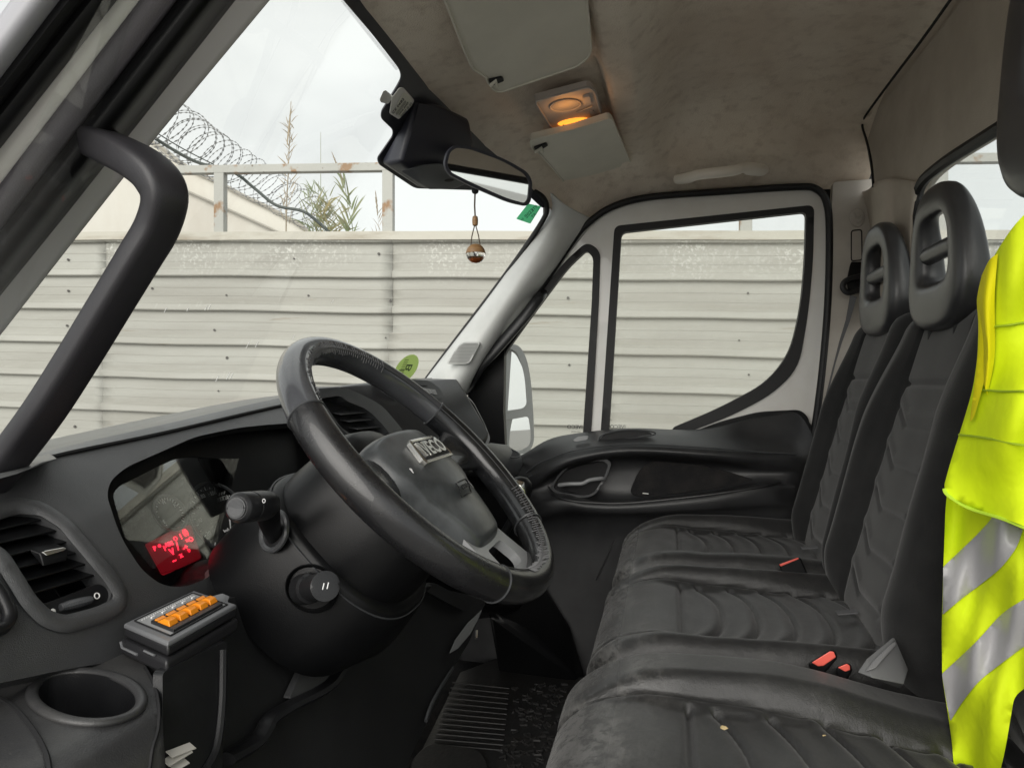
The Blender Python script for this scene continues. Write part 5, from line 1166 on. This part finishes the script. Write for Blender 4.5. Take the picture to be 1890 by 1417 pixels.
# column cowl
def cs(k, a, b, dy=0, dx=0, n=40, ex=2.6):
    row = []
    for q in range(n):
        t = 2*math.pi*q/n; c, s = math.cos(t), math.sin(t)
        row.append(wl(dx+a*math.copysign(abs(c)**(2/ex), c), dy+b*math.copysign(abs(s)**(2/ex), s), -k))
    return row
cow = mk('column_cowl', *loft([cs(.028, .05, .055), cs(.034, .080, .085), (cs(.05, .090, .096)), cs(.12, .098, .104), cs(.132, .098, .104)]), plastic_d, van, ang=50)
cw2 = mk('cowl_body', *loft([cs(.131, .090, .095, -.002), cs(.133, .104, .111, -.002), cs(.138, .107, .114, -.002), cs(.15, .110, .118, -.004), cs(.20, .119, .122, -.006), cs(.25, .119, .112, .002)]), plastic_d, cow, ang=60)
mk('cowl_seam', *tube([p+(p-wl(0, 0, -.2))*.004 for p in cs(.142, .1085, .1155, -.002, n=60)], .0011, 5, closed=True), plastic_g, cow)
# big lower shroud filling down to the knee panel
hb_('lower_shroud', [PY(u, v, y) for u, v, y in [(470, 1000, .72), (455, 1030, .72), (420, 1090, .735), (515, 1100, .71), (560, 1140, .70), (620, 1150, .71), (690, 1105, .74), (700, 1120, .78), (430, 1150, .76), (500, 1180, .78)]]+[PY(u, v, 1.0) for u, v in [(480, 1000), (430, 1100), (800, 1080), (690, 1180), (480, 1200)]], plastic, cow, .012, 4)
# indicator stalk
e0, e1_, e2_ = PY(437, 937, .595), PY(480, 933, .635), PY(492, 932, .655)
stk = mk('indicator_stalk', *tube([e0, e0.lerp(e1_, .06), e0.lerp(e1_, .1), e0.lerp(e1_, .5), e0.lerp(e1_, .52), e0.lerp(e1_, .56), e0.lerp(e1_, .58), e1_, e2_, e2_+Vector((0, .008, -.002))], [.0115, .0142, .0150, .0152, .0146, .0146, .0152, .0155, .0150, .008], 24), plastic, van, ang=30)
ez = (e0-e1_).normalized()
mk('stalk_button', *tube([e0-ez*.001, e0+ez*.0015, e0+ez*.002, e0+ez*.0012, e0+ez*.0014], [.0105, .0100, .0085, .0075, .002], 24), plastic_g, stk, ang=25)
mk('stalk_arm', *tube(cr([PY(492, 936, .652), PY(496, 955, .665), PY(502, 978, .69), PY(512, 1003, .72)], 4), [.0135, .0133, .013, .0125, .012, .0115, .011, .0105, .010, .0095, .009, .009, .009], 14), plastic_d, stk)
mk('stalk_symbol', *tube([PY(u, v, .612) for u, v in ell(487, 924, 2.6, 3.6, 0, 10)], .0004, 4, closed=True), inkw, stk)
so_ = lambda off: (lambda u, v: PN(u, v, PY(508, 985, .702-off), (-.35, -.85, .25)))
mk('stalk_boot', *tube([so_(.0)(u, v) for u, v in ell(506, 980, 22, 36, 14, 30)], .0035, 8, closed=True), plastic_g, cow)
mk('boot_dish', *dome(ell(506, 980, 21, 35, 14, 26), (506, 980), -.001, .004, so_(0), Vector((.35, .85, -.25)).normalized(), 5), plastic, cow)
# cigar-lighter style knob on the cowl
kn0, kn1 = PY(566, 1086, .690), PY(601, 1081, .632)
kx = (kn1-kn0).normalized()
lk = mk('adjust_knob', *tube([kn0-kx*.01, kn0, kn0+kx*.020, kn0+kx*.024, kn0+kx*.030, kn1-kx*.012, kn1-kx*.008, kn1-kx*.001, kn1, kn1-kx*.001, kn1-kx*.0025, kn1-kx*.0015, kn1-kx*.0015], [.017, .0165, .0160, .0135, .0135, .0135, .0148, .0148, .0135, .0105, .0095, .0085, .001], 28), plastic, van, ang=28)
for q in (-.0022, .0022):
    ky = kx.cross(Vector((0, 0, 1))).normalized(); kz = ky.cross(kx); mk('knob_mark', *tube([kn1+ky*q+kz*.003-ky*.001, kn1+ky*q-kz*.003+ky*.001], .0006, 5), inkw, lk)
wS = lambda off: (lambda u, v: PN(u, v, PY(575, 1088, .700-off), (.15, -.93, .15)))
mk('knob_well', *loft([[wS(.003)(u, v) for u, v in ell(576, 1086, 51, 45, 20, 36)], [wS(.0045)(u, v) for u, v in ell(576, 1086, 49, 43, 20, 36)], [wS(.001)(u, v) for u, v in ell(576, 1086, 45, 40, 20, 36)], [wS(-.006)(u, v) for u, v in ell(574, 1086, 40, 35, 20, 36)], [wS(-.010)(u, v) for u, v in ell(572, 1086, 36, 31, 20, 36)], [wS(-.010)(u, v) for u, v in ell(572, 1086, 2, 2, 20, 36)]], caps=False), plastic_d, cow, ang=50)
# =================================================================== SEATS
def ss(a, b, x): t = np.clip((x-a)/(b-a), 0, 1); return t*t*(3-2*t)
def cushion(name, x0, x1, y0, y1, ztop, th, m, parent, seam_y, cross_x, n=(130, 120, 14), bol=.030, quilt=.062, bol_l=1, bol_r=1, waves=6, fr=.07, seedv=0, rearf=.35, reard=0):
    lx, ly, lz = x1-x0, y1-y0, th
    A, F = rbox(lx, ly, lz, (fr, .035, .055), *n)
    x, y, z = A[:, 0].copy(), A[:, 1].copy(), A[:, 2].copy()
    yc = y; sy = seam_y; topw = ss(0, lz*.35, z)
    fx_ = x+lx/2
    b = ss(sy-.015, sy+.035, np.abs(yc)); side = np.where(yc < 0, bol_l, bol_r)
    f_ = ss(.0, .16, fx_)*(1-rearf*ss(.26, .55, fx_))
    dz = b*bol*side*(.25+.75*f_)-.012*(1-b)*ss(.10, .2, fx_)
    # front roll drops a little
    dz -= .018*(1-ss(.0, .12, fx_))+reard*ss(.26, .55, fx_)
    def groove(d, w, dep): return -dep*np.exp(-(d/w)**2)
    g = groove(np.abs(yc)-sy-.01*np.sin(fx_*9), .0045, .010)
    inn = 1-ss(sy-.006, sy+.004, np.abs(yc))
    cx = cross_x-(x0+x1)/2
    g += groove(x-cx, .0042, .010)*inn
    yn = yc/sy
    for k in range(waves):
        xk = cx+.030+k*quilt+.040*(1-np.abs(yn)**2.4)
        g += groove(x-xk, .0042, .0085)*inn*ss(0, .008, x-cx)
        g += -groove(x-xk+.016, .010, .0042)*inn*ss(0, .02, x-cx)
    nz_ = np.array([noise.noise(Vector((a*7, b_*7, seedv)))*.0035+noise.noise(Vector((a*22, b_*14, seedv+3)))*.0012 for a, b_ in zip(x, y)])
    z2 = z+topw*(dz+g+nz_)
    C = np.array([(x0+x1)/2, (y0+y1)/2, ztop-lz/2])
    V = [tuple(v) for v in np.stack([x, y, z2], 1)+C]
    return mk(name, V, F, m, parent, ang=179)
TL = rad(14.5)
UP = Vector((math.sin(TL), 0, math.cos(TL))); BKN = Vector((math.cos(TL), 0, -math.sin(TL)))
def backrest(name, base, w, h, th, m, parent, sy, seam_h, seedv=0, bol=.040, n=(12, 100, 130)):
    """base: front bottom centre"""
    A, F = rbox(th, w, h, (.045, .045, .05), *n)
    x, y, z = A[:, 0].copy(), A[:, 1].copy(), A[:, 2].copy(); hz = z+h/2
    fw = ss(0, th*.35, -x)
    syz = sy*(1-.10*ss(.25, .5, hz))
    b = ss(syz-.012, syz+.045, np.abs(y))
    prof_ = ss(-.02, .12, hz)*(1-.65*ss(h*.62, h*.95, hz))
    dx = -b*bol*prof_
    def groove(d, w_, dep): return dep*np.exp(-(d/w_)**2)
    g = groove(np.abs(y)-syz, .0045, .008)
    inn = 1-ss(-.006, .004, np.abs(y)-syz)
    g += groove(hz-seam_h, .0045, .009)*inn
    yn = np.abs(y)/sy
    for k in range(5):
        zk = seam_h-.045-k*.078+.0-.030*(1-np.clip((yn-.45)/.4, 0, 1)); g += groove(hz-zk, .0045, .005)*inn*(1-ss(.82, .95, yn))*ss(0, .01, seam_h-hz)
        g -= groove(hz-zk-.016, .010, .0025)*inn*ss(0, .02, seam_h-hz)
    # side taper: narrower at the top
    y2 = y*(1-.13*ss(h*.55, h, hz))
    nz_ = np.array([noise.noise(Vector((a*8, b_*8, seedv)))*.003 for a, b_ in zip(y, z)])
    x2 = x+fw*(dx+g+nz_)
    V = []
    for a, b_, c in zip(x2, y2, hz): V.append(Vector(base)+BKN*(a+th/2)+Vector((0, b_, 0))+UP*c)
    return mk(name, V, F, m, parent, ang=179)
headm = mat('headrest_plastic', (.042, .042, .044), .30, col2=(.032, .032, .034), nscale=15, bump=.3, bscale=800, bdist=.0006)
def headrest(base, parent, wb=.140, wt=.098, hh=.245, tb=.029, tt=.015):
    n = 72; rows = []
    def pt(y, h, t): return Vector(base)+Vector((.03*h+t, y, h))
    for i in range(n):
        a = 2*math.pi*i/n; c, s = math.cos(a), math.sin(a)
        ex = 2.9
        oc = math.copysign(abs(c)**(2/ex), c); os_ = math.copysign(abs(s)**(2/ex), s)
        h0 = hh/2; oh = h0+h0*os_; wo = wb+(wt-wb)*(oh/hh)**1.5; oy = wo*oc
        ih = hh*.57+.056*math.copysign(abs(s)**(2/4.2), s); iw = .066+(.050-.066)*(oh/hh); iy = iw*math.copysign(abs(c)**(2/4.2), c)
        T = tb+(tt-tb)*(oh/hh)**1.3
        row = []
        for q in range(20):
            t = 2*math.pi*q/20; cc2, s2 = math.cos(t), math.sin(t)
            e2 = 3.4; u_ = math.copysign(abs(cc2)**(2/e2), cc2); w_ = math.copysign(abs(s2)**(2/e2), s2)
            my, mh = (oy+iy)/2, (oh+ih)/2; dy, dh = (oy-iy)/2, (oh-ih)/2
            lean = -.018*(oh/hh)**2
            row.append(pt(my+dy*u_, mh+dh*u_, T*w_+lean))
        rows.append(row)
    o = mk('headrest', *loft(rows, cu=True, caps=False), headm, parent, ang=60)
    mk('headrest_bar', *tube([pt(y, hh*.57-.004, -.010) for y in (-.075, -.03, 0, .03, .075)], .014, 14, ry=.016, up=(0, 0, 1)), headm, o)
    for y in (-.055, .055): mk('headrest_post', *tube([pt(y, .02, 0), pt(y, -.05, 0)], .009, 10), black, o)
    return o
wc1 = worn_cloth('driver_cushion_cloth', -.20, 1.15)
wc2 = worn_cloth('bench_cushion_cloth', -.20, 1.0)
fabric = cloth
d_seat = cushion('driver_seat', -.145, .44, .48, 1.045, -.412, .18, wc1, van, .165, .028, n=(150, 140, 16), quilt=.066, rearf=.8, reard=.022)
tag(d_seat, 'nearest seat with its cushion worn pale and dusty along the front edge')
backrest('backrest', (.375, .76, -.42), .52, .60, .13, cloth, d_seat, .16, .40, 4)
headrest((.385, .752, .185), d_seat, hh=.30, wb=.15)
m_seat = cushion('bench_seat', -.125, .40, 1.085, 1.50, -.400, .19, wc2, van, .145, .028, bol_l=.35, bol_r=1.0, quilt=.060, seedv=11)
tag(m_seat, 'middle bench cushion, greyer and scuffed at the front')
f_seat = cushion('bench_seat', -.115, .40, 1.505, 1.93, -.375, .19, wc2, van, .140, .028, bol_l=.5, bol_r=1.0, quilt=.060, seedv=23)
bk1 = backrest('backrest', (.318, 1.285, -.44), .455, .60, .13, cloth, m_seat, .138, .455, 7)
bk2 = backrest('backrest', (.318, 1.69, -.44), .40, .615, .13, cloth, f_seat, .13, .47, 9)
headrest((.460, 1.297, .090), m_seat, wb=.128, wt=.090)
headrest((.468, 1.660, .105), f_seat, wb=.135, wt=.095)
for s_, y, (a, b) in ((m_seat, 1.24, ((1546, 1131), (1580, 1128))), (f_seat, 1.7, ((1480, 1011), (1508, 1009)))):
    z_ = -.405 if y < 1.5 else -.372
    p, q = PZ(a[0], a[1], z_+.006), PZ(b[0], b[1], z_+.012)
    mk('pull_strap', *obox((p+q)/2, (q-p)*.55, Vector((0, .009, 0)), Vector((0, 0, .0012))), belt, s_, bevel=.0005)
# belt hardware
bg_ = mk('belt_guide', *hull([PY(u, v, y) for u, v, y in [(1583, 1240, .99), (1600, 1215, 1.0), (1648, 1176, 1.04), (1652, 1178, 1.04), (1676, 1235, 1.02), (1668, 1262, .99), (1610, 1250, .975)]]+[PY(u, v, y+.035) for u, v, y in [(1583, 1240, .99), (1648, 1176, 1.04), (1676, 1235, 1.02), (1660, 1270, 1.0)]]), beltg, van, bevel=.004)
mk('belt_stalk', *hull([PY(u, v, y) for u, v, y in [(1614, 1216, .995), (1652, 1178, 1.035), (1656, 1190, 1.03), (1618, 1232, .98), (1590, 1243, .98)]]), mat('belt_stalk_grey', (.19, .19, .195), .5), bg_, bevel=.002)
def buckle(pts, face, Y, name='seat_belt_buckle', th=.022):
    b = mk(name, *hull([PY(u, v, Y) for u, v in pts]+[PY(u, v, Y+th) for u, v in pts]), plastic_d, van, bevel=.003)
    f = mk('release_button', *hull([PY(u, v, Y-.0015) for u, v in face]+[PY(u, v, Y+.004) for u, v in face]), red, b, bevel=.0012)
    return b
b1 = buckle([(1491, 1224), (1532, 1198), (1542, 1200), (1546, 1214), (1520, 1245), (1500, 1250)], [(1498, 1222), (1532, 1201), (1539, 1202), (1543, 1212), (1520, 1228), (1510, 1229)], 1.05)
b2 = buckle([(1543, 1232), (1563, 1222), (1571, 1226), (1573, 1237), (1560, 1262), (1545, 1262)], [(1546, 1231), (1563, 1224), (1569, 1228), (1569, 1236), (1560, 1239)], 1.048)
b3 = buckle([(1437, 1041), (1473, 1028), (1479, 1030), (1492, 1062), (1486, 1075), (1450, 1075)], [(1438, 1041), (1473, 1028.5), (1475, 1031), (1441, 1045)], 1.47)
mk('seat_belt', *loft([[PY(u, v, 1.965), PY(u+w, v+2, 1.955)] for u, v, w in [(1569, 545, 13), (1561, 590, 8), (1549, 630, 5), (1539, 670, 3), (1529, 710, 3), (1516, 760, 3), (1505, 810, 3), (1498, 860, 4)]], cv=False, caps=False), belt, van)
lb = mk('belt_loop', *tube(cr([PY(u, v, 1.955) for u, v in [(1556, 526), (1562, 518), (1580, 512), (1600, 510), (1602, 532), (1582, 536), (1566, 540), (1557, 534)]], 4, closed=True), .0075, 8, closed=True), rubber, van)
mk('belt_loop_plate', *hull([PY(u, v, y) for u, v, y in [(1562, 520, 1.965), (1600, 508, 1.965), (1604, 538, 1.965), (1566, 540, 1.965), (1570, 482, 1.98), (1592, 482, 1.98), (1562, 520, 1.985), (1600, 540, 1.985)]]), plastic_d, lb, bevel=.003)
# =================================================================== LOOSE THINGS
# switch box on the shelf
Zb = -.232
q_ = [PZ(u, v, Zb) for u, v in [(227, 1151), (359, 1088), (436, 1115), (311, 1184)]]
cx_ = sum(q_, Vector())/4; ax_ = ((q_[1]-q_[0])+(q_[2]-q_[3]))/4; ay_ = ((q_[3]-q_[0])+(q_[2]-q_[1]))/4
un_ = vz(1)
sb = mk('switch_box', *hull([cx_+ax_*i+ay_*j+un_*z for i in (-1, 1) for j in (-1, 1) for z in (-.003, -.0135)]), boxm, None, bevel=.003, seg=3)
tag(sb, 'black control box with a row of orange rocker switches, sitting on the dash shelf', 'switch box')
mk('lid', *hull([cx_+ax_*i*s+ay_*j*s+un_*z for i in (-1, 1) for j in (-1, 1) for s, z in ((1.0, -.0045), (1.0, -.0015), (.97, 0))]), boxtop, sb, bevel=.0008)
mk('base', *hull([cx_+ax_*i*1.05-ax_*.02+ay_*j*1.06+un_*z for i in (-1, 1) for j in (-1, 1) for z in (-.0145, -.029)]), boxm, sb, bevel=.004, seg=4)
mk('base_clip', *tube([cx_-ax_*1.07+ay_*(-1.0)+un_*-.0165, cx_-ax_*1.08+ay_*(-.9)+un_*-.021, cx_-ax_*1.08-ay_*.2+un_*-.021], .0013, 6), boxtop, sb)
mk('base_clip', *tube([cx_-ax_*1.075+ay_*.1+un_*-.0145, cx_-ax_*1.075+ay_*.55+un_*-.0145], .0011, 6), boxtop, sb)
def bp2(i, j, z): return cx_+ax_*i+ay_*j+un_*z
mk('mounting_tab', *hull([bp2(.86, -.15, .001), bp2(.86, .45, .001), bp2(1.12, .2, .004), bp2(1.20, .45, .001), bp2(1.0, .6, -.003), bp2(.9, -.1, -.002)]), boxtop, sb, bevel=.0015)
fr_ = [bp2(-.82, -.82, .0008), bp2(.84, -.82, .0008), bp2(.84, .80, .0008), bp2(-.82, .80, .0008)]
mk('label_frame', *tube([fr_[0].lerp(fr_[1], t) for t in (0, .5, 1)]+[fr_[1].lerp(fr_[2], t) for t in (.05, .5, 1)]+[fr_[2].lerp(fr_[3], t) for t in (.05, .5, 1)]+[fr_[3].lerp(fr_[0], t) for t in (.05, .5, .95)], .0008, 5, closed=True), black, sb)
mk('label_plate', *hull([bp2(i, j, z) for i in (-.80, .82) for j in (-.80, .78) for z in (-.001, .0006)]), mat('label_grey', (.30, .305, .31), .45), sb)
mk('rocker_panel', *hull([bp2(i, j, z) for i in (-.70, .74) for j in (-.28, .74) for z in (-.001, .0035)]), boxm, sb, bevel=.0006)
for k in range(5):
    i = -.56+k*.292
    rk = mk('rocker_switch', *hull([bp2(i-.125, -.05, .0035), bp2(i+.125, -.05, .0035), bp2(i-.11, .14, .0055), bp2(i+.11, .14, .0055), bp2(i-.10, .24, .0085), bp2(i+.10, .24, .0085), bp2(i-.10, .46, .0082), bp2(i+.10, .46, .0082), bp2(i-.125, .55, .0035), bp2(i+.125, .55, .0035)]), orange, sb, bevel=.001)
    mk('rocker_back', *hull([bp2(i-.12, -.16, .0035), bp2(i+.12, -.16, .0035), bp2(i-.11, -.14, .0055), bp2(i+.11, -.14, .0055), bp2(i-.12, .0, .0045), bp2(i+.12, .0, .0045)]), orange, sb, bevel=.0006)
lab = [tube([bp2(-.55+k*.29, -.52, .0012), bp2(-.46+k*.29, -.52, .0012)], .0012, 5) for k in range(5)]+[tube([bp2(-.72+k*.06, -.66, .0011), bp2(-.70+k*.06, -.66, .0011)], .0006, 4) for k in range(24)]
mk('label_print', *join(*lab), inkw, sb, smooth=False)
# crumbs on the seats
for (u, v, z, s, lab_) in ((1338, 1345, -.414, .006, 'tan crumb of straw on the quilted nearest seat cushion'), (1522, 1358, -.416, .003, 'tiny pale crumb on the rear of the nearest seat cushion')):
    p = PZ(u, v, z); o = mk('crumb', *hull([p+Vector((random.uniform(-s, s), random.uniform(-s*.6, s*.6), random.uniform(0, s*.7))) for _ in range(10)]), straw, None, smooth=False)
    tag(o, lab_, 'crumb')
# high visibility jacket hung on the driver's seat
def jY(u, v):
    t = (u-1740)/150
    y = .925-.10*sm(max(0, min(1, t)))-.06*max(0, t-1)
    y += .012*math.sin((u-v*.35)*.045)+.008*noise.noise(Vector((u*.012, v*.008, 1)))*2+.006*math.sin((u+v*.2)*.11)
    return y
def J(off): return lambda u, v: PY(u, v, jY(u, v)-off)
def JU(off):
    def f(u, v):
        y = .885-.09*sm(max(0, min(1, (u-1745)/140)))+.016*noise.noise(Vector((u*.011, v*.006, 7)))+.007*math.sin((u*.8+v*.55)*.045)
        # the flap stands off more towards its lower hem
        y -= .010*max(0, min(1, (v-600)/330))
        return PY(u, v, y-off)
    return f
low = rp([(1752, 870, 4), (1745, 940, 10), (1741, 1050, 10), (1738, 1160, 10), (1739, 1250, 10), (1750, 1320, 20), (1757, 1370, 20), (1765, 1470, 6), (1765, 1600, 4), (1830, 1600, 4), (1842, 1440, 10), (1856, 1380, 20), (1866, 1320, 20), (1872, 1285, 12), (1900, 1262, 20), (2060, 1180, 10), (2300, 1150, 4), (2300, 870, 4)], 10)
jk = sheet('hi_vis_jacket', low, [], J(0), (.002, .004, 0), hivis, None, step=12, ang=80)
tag(jk, 'fluorescent yellow jacket with grey reflective bands hung over the nearest seat back', 'jacket')
up_ = rp([(2330, 90, 4), (2080, 250, 30), (1990, 300, 20), (1910, 375, 20), (1868, 420, 20), (1838, 466, 20), (1812, 515, 14), (1802, 550, 14), (1806, 600, 20), (1804, 660, 20), (1796, 715, 20), (1782, 765, 20), (1766, 815, 20), (1752, 860, 16), (1742, 898, 8), (1748, 912, 8), (1790, 936, 20), (1850, 955, 20), (1910, 978, 20), (2060, 1010, 10), (2330, 1010, 4)], 14)
fl = sheet('upper_flap', up_, [], JU(.03), (.002, .004, 0), hivis, jk, step=12, ang=80)
mk('hem', *tube(cr([JU(.031)(u, v) for u, v in [(1743, 902), (1750, 914), (1790, 938), (1850, 957), (1910, 980), (1990, 1000)]], 6), .0022, 6, ry=.0015), mat('hem_green', (.42, .62, .03), .8), fl)
mk('shoulder_fold', *loft(patch([[JU(o)(u, v) for u, v, o in r] for r in [[(1812, 508, .034), (1826, 480, .045), (1842, 468, .034)], [(1803, 560, .036), (1818, 555, .055), (1836, 545, .034)], [(1812, 640, .034), (1824, 650, .050), (1836, 655, .032)], [(1812, 700, .033), (1818, 715, .040), (1822, 730, .031)]]], 6, 5), cv=False, caps=False), hivis_y, fl, ang=80)
sheet('inner_fold', rp([(1806, 560, 10), (1822, 620, 20), (1818, 700, 20), (1798, 770, 20), (1790, 780, 8), (1800, 700, 20), (1806, 640, 20)], 14), [], JU(.040), (.001, .003, 0), hivis_y, fl, step=10, ang=80)
for pts in ([(1800, 718), (1850, 722), (1900, 722), (1960, 728)], [(1770, 802), (1820, 808), (1880, 820), (1960, 828)], [(1820, 604), (1860, 600), (1900, 594), (1960, 590)]):
    mk('flap_seam', *tube(cr([JU(.0335)(u, v) for u, v in pts], 8), .0012, 5), mat('seam_olive', (.30, .42, .01), .8) if 'seam_olive' not in MATS else MATS['seam_olive'], fl)
b1_ = rp([(1741, 1046, 3), (1768, 1020, 14), (1800, 990, 20), (1826, 962, 14), (1834, 950, 3), (1888, 975, 3), (1878, 1008, 20), (1850, 1046, 20), (1810, 1078, 20), (1770, 1108, 14), (1739.5, 1134, 3)], 10)
b2_ = rp([(1738.5, 1243, 3), (1770, 1214, 20), (1806, 1180, 20), (1850, 1130, 20), (1900, 1100, 14), (2000, 1050, 10), (2298, 1000, 4), (2298, 1075, 4), (2000, 1125, 10), (1900, 1185, 20), (1850, 1222, 20), (1806, 1256, 20), (1775, 1296, 14), (1754, 1330, 3), (1746, 1290, 6)], 10)
for b_ in (b1_, b2_): sheet('reflective_band', b_, [], J(.003), (.001, .0015, 0), refl, jk, step=10, ang=80)
